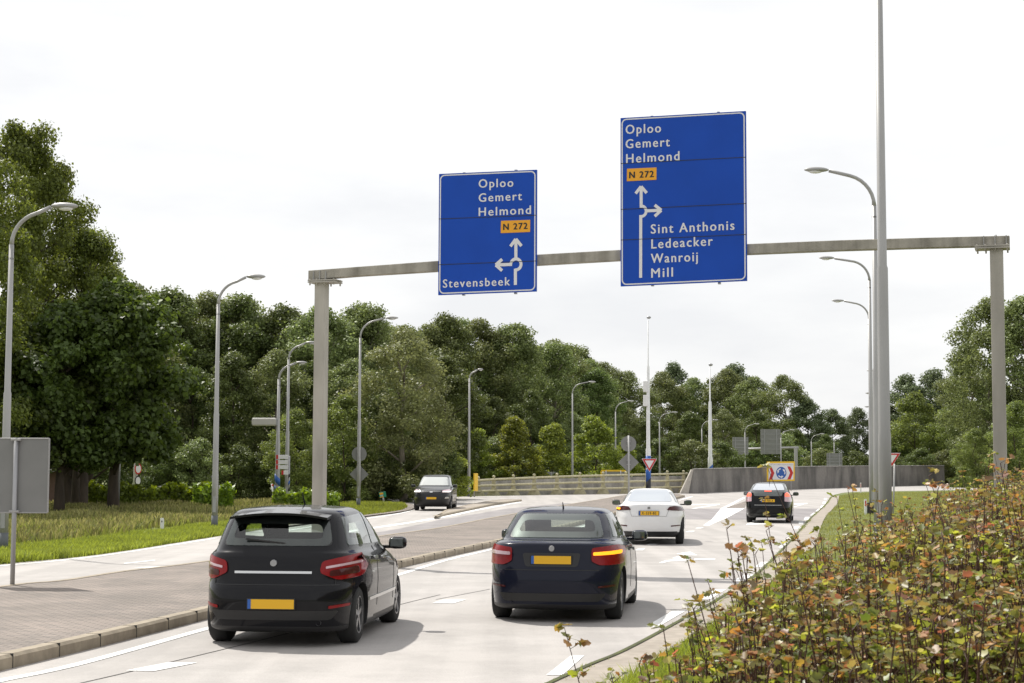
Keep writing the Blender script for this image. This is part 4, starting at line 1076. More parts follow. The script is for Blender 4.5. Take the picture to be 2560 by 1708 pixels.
    h = bvh.ray_cast(Vector((-6 if not fr else 6, 0, pz_)), Vector((1 if not fr else -1, 0, 0)))[0]; sg = -1 if not fr else 1
    xp = h.x + sg * .012 if px_ is None else px_
    bm = bmesh.new(); box(bm, (xp, 0, pz_), (.02, .53, .12)); bevel(bm, .004, 1); po = obj('licence_plate_holder', bm, MAT['black'], root)
    bm = bmesh.new(); box(bm, (xp + sg * .008, 0, pz_), (.012, .50, .10)); pl = obj('licence_plate', bm, MAT['plate'], po)
    bm = bmesh.new(); box(bm, (xp + sg * .011, .235 * (1 if not fr else -1), pz_), (.012, .035, .10)); obj('blue_strip', bm, MAT['stripeblue'], po)
    if P.get('plate_text'):
        ux_ = Vector((0, -1 if not fr else 1, 0)); wdt = P.get('plate_w', .36)
        put_text('plate_lettering', P['plate_text'], Vector((xp + sg * .0155, (wdt / 2 - .01) * (1 if not fr else -1), pz_ - .033)), ux_, UZ, Vector((sg, 0, 0)), .066, wdt, MAT['black'], po, .02)
    for fn in P.get('extra', []): fn(root, bvh, P)
    return root
def paint(name, col, rough=.25, metal=.0):
    m = mat(name, col, rough, metal, coat=.7, spec=.05); m.node_tree.nodes['Principled BSDF'].inputs['Coat IOR'].default_value = 1.32; return m
BLK = paint('black_car_paint', (.009, .009, .011)); NAVY = paint('navy_car_paint', (.012, .014, .026)); WHT = paint('white_car_paint', (.72, .72, .72), .35); BLK2 = paint('gloss_black_paint', (.008, .008, .009)); GRY = paint('dark_grey_paint', (.035, .036, .038), .3, .4)
def add_box(name, c, s, m, bev=.01, rot=None):
    def f(root, bvh, P):
        bm = bmesh.new(); box(bm, c, s, rot); bevel(bm, bev, 2); obj(name, bm, m, root, smooth=False)
    return f
def underbody(root, bvh, P):
    bm = bmesh.new(); x0, x1 = P['axles'][0], P['axles'][1]
    box(bm, ((x0 + x1) / 2, 0, .27), (x1 - x0 + .9, P['W'] * .72, .16)); box(bm, (x0, 0, P['wr']), (.07, P['W'] - .3, .07)); box(bm, (x1, 0, P['wr']), (.07, P['W'] - .3, .07))
    obj('underbody', bm, MAT['black'], root)
def interior(seat_z, belt, xr, xm, xf):
    def f(root, bvh, P):
        for y in (-.36, .36):
            bm = bmesh.new(); box(bm, (xm, y, seat_z + .28), (.12, .46, .62), Matrix.Rotation(R(-14), 3, 'Y')); box(bm, (xm - .10, y, seat_z + .70), (.08, .25, .17)); bevel(bm, .03, 2); obj('front_seat', bm, MAT['fabric'], root)
        bm = bmesh.new(); box(bm, (xr, 0, seat_z + .22), (.14, 1.2, .55)); 
        for y in (-.38, 0, .38): box(bm, (xr - .04, y, seat_z + .56), (.07, .24, .13))
        bevel(bm, .025, 2); obj('rear_seat', bm, MAT['fabric'], root)
        bm = bmesh.new(); box(bm, (xf, 0, belt - .10), (.35, 1.3, .16)); bevel(bm, .04, 2); obj('dashboard', bm, MAT['fabric'], root)
        bm = bmesh.new(); box(bm, (xf + .08 - .35, 0, belt + .32), (.02, .20, .06)); obj('inner_mirror', bm, MAT['black'], root)
        bm = bmesh.new(); box(bm, (xr - .35, 0, belt - .11), (.5, 1.15, .02)); obj('parcel_shelf', bm, MAT['fabric'], root)
    return f
def badge(x, z, r=.038):
    def f(root, bvh, P):
        bm = bmesh.new(); tube(bm, [(x + .03, 0, z), (x - .006, 0, z)], [r, r * .9], 20); obj('badge', bm, MAT['galv'], root)
    return f
def exhaust(y, x=-1.9, z=.27):
    def f(root, bvh, P):
        bm = bmesh.new(); tube(bm, [(x - .06, y, z), (x + .3, y, z)], .028, 12, cap=False); obj('exhaust_pipe', bm, MAT['galv'], root)
    return f
def antenna(x, z, l=.16):
    def f(root, bvh, P):
        bm = bmesh.new(); tube(bm, [(x, 0, z - .01), (x - l * .8, 0, z + l * .7)], [.012, .004], 8); obj('antenna', bm, MAT['black'], root)
    return f
def spoiler(x, z, w_, l, m):
    def f(root, bvh, P):
        bm = bmesh.new(); vs = []
        for k in range(13):
            y = -w_ + 2 * w_ * k / 12; e = 1 - .10 * (abs(y) / w_) ** 2; dz = -.05 * (abs(y) / w_) ** 2.2
            a = [(x + .12, y, z + dz), (x - l * e, y, z - .035 + dz), (x - l * e, y, z - .06 + dz), (x + .08, y, z - .05 + dz)]
            vs.append([bm.verts.new(p) for p in a])
        for k in range(12):
            for j in range(4): bm.faces.new((vs[k][j], vs[k][(j + 1) % 4], vs[k + 1][(j + 1) % 4], vs[k + 1][j]))
        bm.faces.new(vs[0]); bm.faces.new(vs[-1]); bmesh.ops.recalc_face_normals(bm, faces=bm.faces)
        obj('roof_spoiler', bm, m, root)
    return f
def rcar(px, Yr, heading, Lh):
    """rear centre at px,depth -> centre location"""
    p = U(px, 1177, Yr); return (p.x + math.sin(heading) * Lh, p.y + math.cos(heading) * Lh, 0)

seam = MAT['black']
# 1 black hatchback
h1 = R(5.5)
make_car('hatchback_car', 'black hatchback with dark tail and roof spoiler, nearest car on left of lane', dict(
    rings=[(.16, -1.84, .16, 1.78, .80, 5, 4), (.20, -1.94, .20, 1.88, .84, 5, 4), (.36, -1.985, .33, 1.98, .855, 5, 4), (.50, -2.0, .48, 2.01, .862, 5, 4), (.62, -1.985, .58, 1.99, .868, 5, 4), (.70, -1.94, .66, 1.95, .868, 5, 4),
           (.84, -1.925, .76, 1.80, .862, 5, 4), (.95, -1.90, .85, 1.45, .85, 5, 4), (1.0, -1.87, .93, 1.05, .825, 5, 4.5), (1.04, -1.84, 1.0, .85, .79, 4.6, 5), (1.2, -1.74, 1.18, .55, .735, 4.4, 5), (1.34, -1.64, 1.34, .22, .675, 4.4, 5), (1.42, -1.56, 1.435, -.05, .62, 4.4, 5), (1.46, -1.44, 1.475, -.22, .54, 4, 4.5), (1.485, -1.15, 1.495, -.45, .30, 3, 3), (1.49, -.9, 1.50, -.7, .1, 2, 2)],
    paint=BLK, W=1.73, wr=.31, axles=(-1.27, 1.27), loc=rcar(683, 18.1, h1, 2.0), heading=h1, mirror=(.62, .93, 1.02), plate=(None, .47, False), mirror_mat=BLK,
    patches=[('rear_window', [(-.60, 1.08), (.60, 1.08), (.52, 1.385), (-.52, 1.385)], 'rear', MAT['glasspale'], dict(round_=.09)),
             ('window', [(-1.50, 1.08), (-.42, 1.06), (-.42, 1.40), (-1.36, 1.38)], 'left', MAT['glasspale'], dict(both=True)), ('window', [(-.36, 1.06), (.62, 1.05), (.10, 1.38), (-.36, 1.41)], 'left', MAT['glasspale'], dict(both=True)),
             ('windscreen', [(-.66, 1.06), (.66, 1.06), (.54, 1.40), (-.54, 1.40)], 'front', MAT['glass'], {}),
             ('tail_light', [(.50, .80), (.52, .92), (.835, .99), (.855, .95), (.85, .74), (.68, .72)], 'rear', MAT['tailred'], dict(both=True, off=.012)),
             ('tail_reflector', [(.60, .76), (.60, .82), (.82, .86), (.83, .78)], 'rear', MAT['taildark'], dict(both=True, off=.016, round_=.02)),
             ('tailgate_gap', [(.655, .67), (.663, .67), (.663, .80), (.655, .80)], 'rear', seam, dict(both=True, off=.002, round_=0, skirt=.005)),
             ('tail_lens', [(.56, .865), (.83, .915), (.84, .89), (.56, .84)], 'rear', MAT['tailclear'], dict(both=True, off=.018, round_=.01)),
             ('brake_light', [(-.26, 1.405), (.26, 1.405), (.26, 1.42), (-.26, 1.42)], 'rear', MAT['tailred'], dict(round_=.0, off=.02)),
             ('chrome_strip', [(-.42, .79), (.42, .79), (.42, .815), (-.42, .815)], 'rear', MAT['chrome'], dict(off=.012, round_=.0)),
             ('bumper_trim', [(-.62, .30), (.62, .30), (.70, .40), (-.70, .40)], 'rear', MAT['black'], dict(off=.004)),
             ('reflector', [(.60, .42), (.78, .44), (.78, .47), (.60, .45)], 'rear', MAT['tailred'], dict(both=True, off=.008, round_=.01)),
             ('tailgate_seam', [(-.70, .665), (.70, .665), (.70, .673), (-.70, .673)], 'rear', seam, dict(off=.002, round_=0, skirt=.005)),
             ('door_seam', [(-.395, .35), (-.385, .35), (-.385, 1.03), (-.395, 1.03)], 'left', seam, dict(both=True, off=.002, round_=0, skirt=.005)),
             ('door_seam', [(.72, .35), (.73, .35), (.75, .98), (.74, .98)], 'left', seam, dict(both=True, off=.002, round_=0, skirt=.005)),
             ('side_strip', [(-.9, .44), (.88, .44), (.88, .475), (-.9, .475)], 'left', MAT['chrome'], dict(both=True, off=.008, round_=0)),
             ('door_handle', [(-.68, .89), (-.50, .89), (-.50, .92), (-.68, .92)], 'left', MAT['chrome'], dict(both=True, off=.025, round_=.01)), ('door_handle', [(.16 - .36, .87), (.34 - .36, .87), (.34 - .36, .90), (.16 - .36, .90)], 'left', MAT['chrome'], dict(both=True, off=.025, round_=.01)),
             ('headlight', [(.45, .64), (.50, .74), (.82, .80), (.84, .68)], 'front', MAT['tailclear'], dict(both=True, off=.01)), ('grille', [(-.5, .34), (.5, .34), (.55, .55), (-.55, .55)], 'front', MAT['black'], {}), ('bonnet_badge', [(-.05, .62), (.05, .62), (.05, .70), (-.05, .70)], 'front', MAT['chrome'], {})],
    see=True, extra=[underbody, interior(.5, 1.04, -1.05, -.12, .72), spoiler(-1.50, 1.468, .54, .26, BLK), exhaust(-.5, -1.88), antenna(-.4, 1.50, .2), add_box('rear_wiper', (-1.80, .12, 1.13), (.02, .44, .018), MAT['black'], .004, Matrix.Rotation(R(6), 3, 'X')), badge(-1.93, .90)]))
# 2 dark blue coupe
h2 = R(8)
make_car('saloon_car', 'dark navy small saloon with right amber indicator lit, second car from left', dict(
    rings=[(.16, -2.0, .15, 1.92, .81, 5, 4), (.20, -2.11, .19, 2.04, .85, 5, 4), (.38, -2.15, .33, 2.14, .865, 5, 4), (.52, -2.165, .46, 2.165, .872, 5, 4), (.66, -2.15, .58, 2.14, .876, 5, 4), (.80, -2.12, .68, 2.06, .87, 5, 4), (.92, -2.10, .76, 1.85, .862, 5, 4),
           (.985, -2.07, .84, 1.50, .842, 4.6, 4), (1.01, -1.97, .92, 1.05, .80, 4.4, 4.5), (1.03, -1.72, .98, .88, .765, 4.2, 5), (1.14, -1.52, 1.12, .58, .72, 4.2, 5), (1.27, -1.26, 1.27, .25, .655, 4.2, 5), (1.345, -1.08, 1.36, .0, .60, 4.2, 5), (1.385, -.92, 1.40, -.15, .52, 4, 4.5), (1.41, -.70, 1.42, -.35, .30, 3, 3), (1.415, -.6, 1.423, -.45, .1, 2, 2)],
    paint=NAVY, W=1.75, wr=.32, axles=(-1.36, 1.31), loc=rcar(1378, 21.2, h2, 2.16), heading=h2, mirror=(.66, .93, 1.0), plate=(None, .785, False),
    patches=[('rear_window', [(-.62, 1.045), (.62, 1.045), (.50, 1.335), (-.50, 1.335)], 'rear', MAT['glasspale'], dict(round_=.09)),
             ('window', [(-1.30, 1.05), (-.30, 1.03), (-.30, 1.345), (-.95, 1.33)], 'left', MAT['glasspale'], dict(both=True)), ('window', [(-.24, 1.03), (.66, 1.01), (.15, 1.31), (-.24, 1.345)], 'left', MAT['glasspale'], dict(both=True)),
             ('windscreen', [(-.66, 1.03), (.66, 1.03), (.52, 1.33), (-.52, 1.33)], 'front', MAT['glass'], {}),
             ('tail_light', [(.50, .77), (.50, .93), (.80, .965), (.855, .92), (.85, .72), (.60, .72)], 'rear', MAT['tailred'], dict(both=True, off=.012, round_=.03)),
             ('indicator', [(-.83, .855), (-.83, .90), (-.52, .88), (-.52, .84)], 'rear', MAT['amberlit'], dict(off=.02, round_=.015, label='lit amber indicator')),
             ('reverse_light', [(.52, .84), (.52, .88), (.83, .90), (.83, .855)], 'rear', MAT['tailclear'], dict(off=.02, round_=.015)),
             ('plate_recess', [(-.33, .70), (.33, .70), (.37, .87), (-.37, .87)], 'rear', MAT['black'], dict(off=.003)),
             ('boot_seam', [(-.60, .655), (.60, .655), (.60, .664), (-.60, .664)], 'rear', seam, dict(off=.002, round_=0, skirt=.005)),
             ('bumper_trim', [(-.60, .27), (.60, .27), (.68, .37), (-.68, .37)], 'rear', MAT['black'], dict(off=.004)),
             ('reflector', [(.58, .44), (.78, .45), (.78, .475), (.58, .465)], 'rear', MAT['taildark'], dict(both=True, off=.008, round_=.01)),
             ('door_seam', [(-.30, .35), (-.29, .35), (-.29, 1.0), (-.30, 1.0)], 'left', seam, dict(both=True, off=.002, round_=0, skirt=.005)), ('door_seam', [(.76, .35), (.77, .35), (.79, .93), (.78, .93)], 'left', seam, dict(both=True, off=.002, round_=0, skirt=.005)),
             ('door_handle', [(-.18, .83), (.0, .83), (.0, .86), (-.18, .86)], 'left', NAVY, dict(both=True, off=.03, round_=.01)),
             ('headlight', [(.45, .60), (.48, .70), (.80, .74), (.84, .62)], 'front', MAT['tailclear'], dict(both=True, off=.01)), ('grille', [(-.38, .52), (.38, .52), (.36, .66), (-.36, .66)], 'front', MAT['black'], {})],
    see=True, extra=[underbody, interior(.46, 1.03, -.98, -.05, .8), exhaust(.48, -2.05), exhaust(.40, -2.05), antenna(-.75, 1.415, .10), badge(-2.107, .925)]))
# 3 white fastback
h3 = R(6.2)
make_car('electric_car', 'white fastback saloon with left indicator lit, ahead of the dark navy car', dict(
    rings=[(.22, -2.15, .18, 2.05, .80, 4, 4), (.28, -2.25, .22, 2.20, .87, 4, 4), (.42, -2.32, .34, 2.30, .91, 3.8, 4), (.58, -2.345, .48, 2.34, .92, 3.6, 4), (.74, -2.34, .60, 2.30, .925, 3.6, 4), (.88, -2.31, .70, 2.20, .915, 3.6, 4), (.99, -2.29, .76, 1.95, .885, 3.6, 4),
           (1.05, -2.26, .84, 1.45, .84, 3.4, 4.2), (1.065, -2.1, .92, 1.15, .79, 3.4, 4.5), (1.09, -1.85, 1.0, .98, .745, 3.6, 4.8), (1.19, -1.48, 1.16, .62, .68, 3.8, 4.8), (1.31, -1.05, 1.31, .25, .60, 3.8, 4.8), (1.385, -.72, 1.39, -.02, .53, 3.8, 4.8), (1.42, -.5, 1.425, -.15, .42, 3.4, 4), (1.435, -.38, 1.438, -.22, .2, 2.5, 3)],
    paint=WHT, W=1.85, wr=.335, axles=(-1.45, 1.43), loc=rcar(1622, 43.6, h3, 2.34), heading=h3, dark_below=.33, mirror=(.78, .99, 1.04), plate=(None, .82, False), mirror_mat=MAT['black'], plate_text='K-559-BS',
    patches=[('rear_window', [(-.60, 1.105), (.60, 1.105), (.47, 1.40), (-.47, 1.40)], 'rear', mat('rear_glass_sky', (.36, .40, .45), .05, coat=1, spec=1), dict(round_=.08)),  # sky brightness in the glass is put into its base colour
             ('window', [(-1.35, 1.10), (-.22, 1.07), (-.22, 1.37), (-.85, 1.34)], 'left', MAT['glass'], dict(both=True)), ('window', [(-.17, 1.07), (.80, 1.04), (.25, 1.32), (-.17, 1.37)], 'left', MAT['glass'], dict(both=True)),
             ('windscreen', [(-.64, 1.05), (.64, 1.05), (.48, 1.37), (-.48, 1.37)], 'front', MAT['glass'], {}),
             ('tail_light', [(.46, .90), (.52, .985), (.66, 1.0), (.875, .965), (.90, .90), (.86, .87)], 'rear', MAT['taildark'], dict(both=True, off=.012, round_=.02)),
             ('indicator', [(.74, .90), (.74, .955), (.87, .945), (.885, .905)], 'rear', MAT['amberlit'], dict(off=.02, round_=.02, label='lit amber indicator')),
             ('boot_seam', [(-.44, .735), (.44, .735), (.44, .744), (-.44, .744)], 'rear', MAT['signback'], dict(off=.002, round_=0, skirt=.005)),
             ('boot_seam', [(.44, .735), (.449, .735), (.51, .90), (.50, .90)], 'rear', MAT['signback'], dict(both=True, off=.002, round_=0, skirt=.005)),
             ('lower_diffuser', [(-.66, .24), (.66, .24), (.74, .35), (-.74, .35)], 'rear', MAT['black'], dict(off=.006)),
             ('reflector', [(.56, .475), (.80, .49), (.78, .515), (.56, .505)], 'rear', MAT['taildark'], dict(both=True, off=.008, round_=.01)),
             ('door_seam', [(-.21, .35), (-.20, .35), (-.20, 1.03), (-.21, 1.03)], 'left', MAT['signback'], dict(both=True, off=.002, round_=0, skirt=.005)),
             ('headlight', [(.55, .62), (.60, .70), (.84, .74), (.86, .66)], 'front', MAT['tailclear'], dict(both=True, off=.01))],
    extra=[underbody, add_box('badge', (-2.335, 0, .955), (.01, .07, .06), MAT['signback'], .004)]))
# 4 black liftback with brake lights
h4 = R(11.0)
make_car('liftback_car', 'black liftback braking with red lights lit before the roundabout sign', dict(
    rings=[(.20, -2.05, .18, 2.0, .79, 5, 4), (.26, -2.15, .22, 2.14, .84, 5, 4), (.40, -2.21, .34, 2.22, .862, 5, 4), (.56, -2.23, .48, 2.24, .87, 5, 4), (.70, -2.20, .60, 2.20, .872, 5, 4), (.84, -2.14, .72, 2.02, .868, 5, 4), (.98, -2.12, .82, 1.70, .855, 4.6, 4),
           (1.10, -2.09, .92, 1.35, .81, 4.4, 4.5), (1.16, -2.03, 1.02, 1.08, .765, 4.2, 4.8), (1.19, -1.92, 1.10, .92, .735, 4.2, 4.8), (1.30, -1.45, 1.26, .55, .67, 4.2, 4.8), (1.40, -.95, 1.40, .2, .60, 4.2, 4.8), (1.455, -.60, 1.46, -.02, .53, 4, 4.6), (1.48, -.42, 1.485, -.12, .4, 3.4, 4), (1.492, -.32, 1.495, -.2, .15, 2.5, 3)],
    paint=BLK2, W=1.745, wr=.32, axles=(-1.32, 1.38), loc=rcar(1919, 62.5, h4, 2.23), heading=h4, mirror=(.80, .95, 1.05), plate=(None, .83, False), plate_text='HF-908-X',
    patches=[('rear_window', [(-.60, 1.215), (.60, 1.215), (.49, 1.44), (-.49, 1.44)], 'rear', mat('rear_glass_pale', (.38, .42, .47), .05, coat=1, spec=1), dict(round_=.06)),  # pale base colour stands in for the bright sky in this glass
             ('lower_rear_glass', [(-.50, 1.00), (.50, 1.00), (.55, 1.15), (-.55, 1.15)], 'rear', MAT['glass'], dict(round_=.04)),
             ('window', [(-1.45, 1.17), (-.25, 1.13), (-.25, 1.42), (-.95, 1.37)], 'left', MAT['glass'], dict(both=True)), ('window', [(-.19, 1.13), (.82, 1.10), (.25, 1.37), (-.19, 1.42)], 'left', MAT['glass'], dict(both=True)),
             ('windscreen', [(-.64, 1.12), (.64, 1.12), (.50, 1.42), (-.50, 1.42)], 'front', MAT['glass'], {}),
             ('tail_light', [(.60, .80), (.60, 1.10), (.70, 1.14), (.78, 1.08), (.86, .82), (.84, .78)], 'rear', MAT['tailclear'], dict(both=True, off=.012, round_=.02)),
             ('brake_light', [(.615, .98), (.615, 1.09), (.69, 1.12), (.755, 1.06), (.79, .97)], 'rear', MAT['brakelit'], dict(both=True, off=.02, round_=.02, label='lit red brake light')),
             ('high_brake_light', [(-.13, 1.155), (.13, 1.155), (.12, 1.185), (-.12, 1.185)], 'rear', MAT['brakelit'], dict(off=.02, round_=.01)),
             ('bumper_strip', [(-.50, .655), (.50, .655), (.50, .675), (-.50, .675)], 'rear', MAT['galv2'], dict(off=.006, round_=.0)),
             ('bumper_trim', [(-.6, .27), (.6, .27), (.66, .35), (-.66, .35)], 'rear', MAT['black'], dict(off=.004)),
             ('headlight', [(.5, .64), (.55, .76), (.82, .80), (.84, .68)], 'front', MAT['tailclear'], dict(both=True, off=.01))],
    extra=[underbody, antenna(-.55, 1.475, .2), badge(-2.13, .955, .055), spoiler(-1.88, 1.20, .62, .14, BLK2)]))
# 5 oncoming SUV
h5 = R(180 + 3)
pS = G(1086, 1278)
make_car('suv_car', 'dark grey oncoming sport utility car with headlights lit', dict(
    rings=[(.26, -2.1, .24, 2.05, .82, 5, 4.4), (.32, -2.18, .29, 2.16, .88, 5, 4.4), (.46, -2.25, .42, 2.23, .90, 5, 4.2), (.64, -2.26, .58, 2.26, .918, 5, 4.2), (.82, -2.22, .74, 2.25, .92, 5, 4.2), (.95, -2.18, .86, 2.20, .915, 5, 4.2), (1.06, -2.15, .97, 2.05, .90, 5, 4.2),
           (1.13, -2.12, 1.05, 1.70, .865, 4.6, 4.4), (1.16, -2.10, 1.12, 1.28, .83, 4.4, 4.6), (1.22, -2.05, 1.18, 1.08, .80, 4.4, 5), (1.38, -1.95, 1.36, .74, .745, 4.4, 5), (1.52, -1.82, 1.53, .38, .69, 4.4, 5), (1.62, -1.68, 1.64, .12, .63, 4.4, 5), (1.665, -1.5, 1.68, -.05, .55, 4, 4.5), (1.69, -1.2, 1.70, -.35, .3, 3, 3), (1.695, -.9, 1.703, -.6, .1, 2, 2)],
    paint=GRY, W=1.84, wr=.345, axles=(-1.38, 1.31), loc=(pS.x - .05, pS.y + 2.35, 0), heading=h5, mirror=(.80, 1.0, 1.16), plate=(None, .60, True), plate_text=None, dark_below=.44,
    patches=[('windscreen', [(-.72, 1.19), (.72, 1.19), (.58, 1.58), (-.58, 1.58)], 'front', mat('windscreen_sky', (.50, .52, .50), .06, coat=1, spec=1), dict(round_=.07)),  # sky reflection painted into the windscreen as a pale base colour
             ('rear_window', [(-.62, 1.25), (.62, 1.25), (.55, 1.56), (-.55, 1.56)], 'rear', MAT['glass'], {}),
             ('window', [(-1.75, 1.24), (-.28, 1.21), (-.28, 1.58), (-1.55, 1.55)], 'left', MAT['glass'], dict(both=True)), ('window', [(-.22, 1.21), (.90, 1.18), (.38, 1.50), (-.22, 1.58)], 'left', MAT['glass'], dict(both=True)),
             ('headlight', [(.50, .87), (.52, .96), (.84, 1.02), (.885, .93), (.80, .87)], 'front', MAT['tailclear'], dict(both=True, off=.012, round_=.02)),
             ('running_light', [(.52, .875), (.56, .915), (.87, .93), (.82, .875)], 'front', MAT['headlit'], dict(both=True, off=.02, round_=.01, label='lit white headlight')),
             ('grille', [(-.44, .76), (.44, .76), (.52, .86), (.44, .95), (-.44, .95), (-.52, .86)], 'front', MAT['black'], dict(off=.006)),
             ('grille_bar', [(-.44, .905), (.44, .905), (.44, .925), (-.44, .925)], 'front', MAT['galv'], dict(off=.014, round_=0)),
             ('lower_grille', [(-.42, .44), (.42, .44), (.50, .70), (-.50, .70)], 'front', MAT['black'], dict(off=.005)),
             ('fog_light', [(.62, .58), (.66, .66), (.80, .66), (.80, .58)], 'front', MAT['chrome'], dict(both=True, off=.01, round_=.02)),
             ('tail_light', [(.62, .98), (.64, 1.1), (.86, 1.1), (.88, 1.0)], 'rear', MAT['tailred'], dict(both=True, off=.01)),
             ('badge', [(-.07, .85), (.07, .85), (.07, .90), (-.07, .90)], 'front', MAT['chrome'], dict(off=.02, round_=.02))],
    extra=[underbody]))

# ------------------------------------------------------------------ vegetation
def crown_mesh(name, H, base, rad, seed, leaves=9000, leaf=.26, nbl=42, shape='round', br=(.9, 1.6), flat_=.75, droop=.25):
    rg = np.random.default_rng(seed)
    bc = []
    while len(bc) < nbl:
        u = rg.uniform(0, 1); z = base + (H - base) * u
        if shape == 'round': e = math.sqrt(max(0, 1 - (2 * u - .9) ** 2 * .95)) if u > .45 else .72 + .28 * u / .45
        elif shape == 'cone': e = (1 - u) ** .8 * 1.0 + .08
        elif shape == 'column': e = min(1, .55 + u * 1.2) if u < .4 else (1 - ((u - .4) / .6) ** 2.4) ** .6
        elif shape == 'oak': e = (1 - max(0, (u - .55) / .45) ** 1.5 * .75) * (.8 + .2 * math.sin(u * 9))
        a = rg.uniform(0, 2 * math.pi); r = rad * e * math.sqrt(rg.uniform(.15, 1)) * rg.uniform(.75, 1.08)
        bc.append((r * math.cos(a), r * math.sin(a), z, rg.uniform(*br)))
    bc = np.array(bc); n = leaves
    w_ = bc[:, 3] ** 2; pick = rg.choice(len(bc), n, p=w_ / w_.sum())
    d = rg.normal(size=(n, 3)); d /= np.linalg.norm(d, axis=1)[:, None]
    rr = bc[pick, 3] * (.45 + .62 * rg.uniform(0, 1, n) ** .6)
    pos = bc[pick, :3] + d * rr[:, None] * np.array([1, 1, flat_])
    pos += rg.normal(scale=.12, size=pos.shape)
    pos[:, 2] = np.maximum(pos[:, 2], .15)
    nrm = d * .8 + rg.normal(scale=.55, size=(n, 3)) + np.array([0, 0, .35]); nrm /= np.linalg.norm(nrm, axis=1)[:, None]
    t = np.cross(nrm, rg.normal(size=(n, 3))); t[:, 2] -= droop; t -= nrm * (t * nrm).sum(1)[:, None]; t /= np.linalg.norm(t, axis=1)[:, None]
    b = np.cross(nrm, t); L_ = leaf * rg.uniform(.6, 1.35, n)[:, None]; W_ = L_ * rg.uniform(.32, .5, n)[:, None]
    v = np.stack([pos - t * L_ * .5, pos + b * W_ - t * L_ * .05 + nrm * L_ * .08, pos + t * L_ * .5, pos - b * W_ - t * L_ * .05 + nrm * L_ * .08], 1).reshape(-1, 3)
    return arrmesh(name, v, 4, np.arange(4 * n)), bc
def trunk_mesh(name, H, base, rad, bc, seed, r0=.22, nlimb=12):
    rd = random.Random(seed); bm = bmesh.new()
    pts = [Vector((0, 0, -.1))]; k = 5; top = base + (H - base) * .75
    for i in range(1, k + 1): pts.append(Vector((rd.uniform(-.2, .2) * i / 2, rd.uniform(-.2, .2) * i / 2, top * i / k)))
    tube(bm, pts, [r0 * (1 - .8 * i / k) * (1.25 if i == 0 else 1) for i in range(k + 1)], 9)
    order = sorted(range(len(bc)), key=lambda i: bc[i][2])
    for j in range(nlimb):
        c_ = bc[order[int(j * len(order) / nlimb)]]; e = Vector(c_[:3]); zz = max(base * .6, e.z - math.hypot(e.x, e.y) * .7); zz = min(zz, top * .95)
        f = zz / top * k; i = min(int(f), k - 1); s_ = pts[i].lerp(pts[i + 1], f - i); m_ = s_.lerp(e, .5) + Vector((rd.uniform(-.3, .3), rd.uniform(-.3, .3), .25))
        tube(bm, [s_, m_, e], [r0 * .38, r0 * .24, r0 * .08], 6)
    return bm
LM = {'dark': leaf_mat('woodland_leaves', (.105, .145, .042), .30, .5), 'mid': leaf_mat('poplar_leaves', (.155, .195, .070), .32, .5), 'pale': leaf_mat('willow_leaves', (.185, .215, .085), .30, .45), 'lime': leaf_mat('beech_leaves', (.185, .235, .045), .45, .5),
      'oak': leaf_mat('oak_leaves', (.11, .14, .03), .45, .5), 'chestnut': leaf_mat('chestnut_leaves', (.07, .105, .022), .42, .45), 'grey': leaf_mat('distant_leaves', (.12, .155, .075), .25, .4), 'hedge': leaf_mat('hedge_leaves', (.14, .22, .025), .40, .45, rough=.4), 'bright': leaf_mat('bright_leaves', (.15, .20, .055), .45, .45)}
VAR = {}
def variant(key, H, base, rad, seed, m, wood='wood', **k):
    me, bc = crown_mesh('crown', H, base, rad, seed, **k); me.materials.append(LM[m])
    r0 = k.get('r0', .2 if H > 9 else .09)
    bm = trunk_mesh('trunk', H, base, rad, bc, seed, r0=.24 if H > 9 else .09); tm = bpy.data.meshes.new('trunk'); bm.to_mesh(tm); bm.free(); tm.materials.append(MAT[wood])
    VAR[key] = (me, tm, H)
variant('d1', 15, 1.6, 3.8, 1, 'dark', nbl=150, leaves=30000, leaf=.19, br=(.45, .95))
variant('d2', 15, 1.0, 3.4, 2, 'dark', nbl=140, leaves=28000, leaf=.19, br=(.4, .9), shape='column')
variant('m1', 15, 2.0, 3.7, 3, 'mid', 'woodpale', nbl=160, leaves=30000, leaf=.18, br=(.4, .85), shape='column')
variant('m2', 15, 1.6, 4.1, 4, 'mid', 'woodpale', nbl=170, leaves=32000, leaf=.18, br=(.45, .95))
variant('p1', 12, 1.0, 3.8, 5, 'pale', 'woodpale', nbl=130, leaves=28000, leaf=.16, br=(.4, .85))
variant('b1', 6, .1, 2.8, 6, 'dark', nbl=60, leaves=12000, leaf=.18, br=(.4, .75))
variant('b2', 6, .1, 2.8, 7, 'mid', nbl=60, leaves=12000, leaf=.18, br=(.4, .75))
variant('c1', 7, .2, 2.8, 8, 'lime', nbl=90, leaves=13000, leaf=.17, br=(.25, .55), shape='cone', flat_=.45)
variant('c2', 7, .2, 3.2, 9, 'lime', nbl=110, leaves=15000, leaf=.17, br=(.25, .6), shape='cone', flat_=.45)
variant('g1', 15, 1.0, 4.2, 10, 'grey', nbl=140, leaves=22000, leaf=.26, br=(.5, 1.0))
variant('o1', 17, 3.0, 4.6, 11, 'oak', nbl=135, leaves=46000, leaf=.155, br=(.35, .85), shape='oak')
variant('h1', 9.5, 2.6, 3.5, 12, 'chestnut', nbl=120, leaves=34000, leaf=.23, br=(.4, .85), shape='round', droop=.9)
variant('l1', 9, .3, 2.7, 13, 'bright', nbl=90, leaves=20000, leaf=.16, br=(.35, .7))
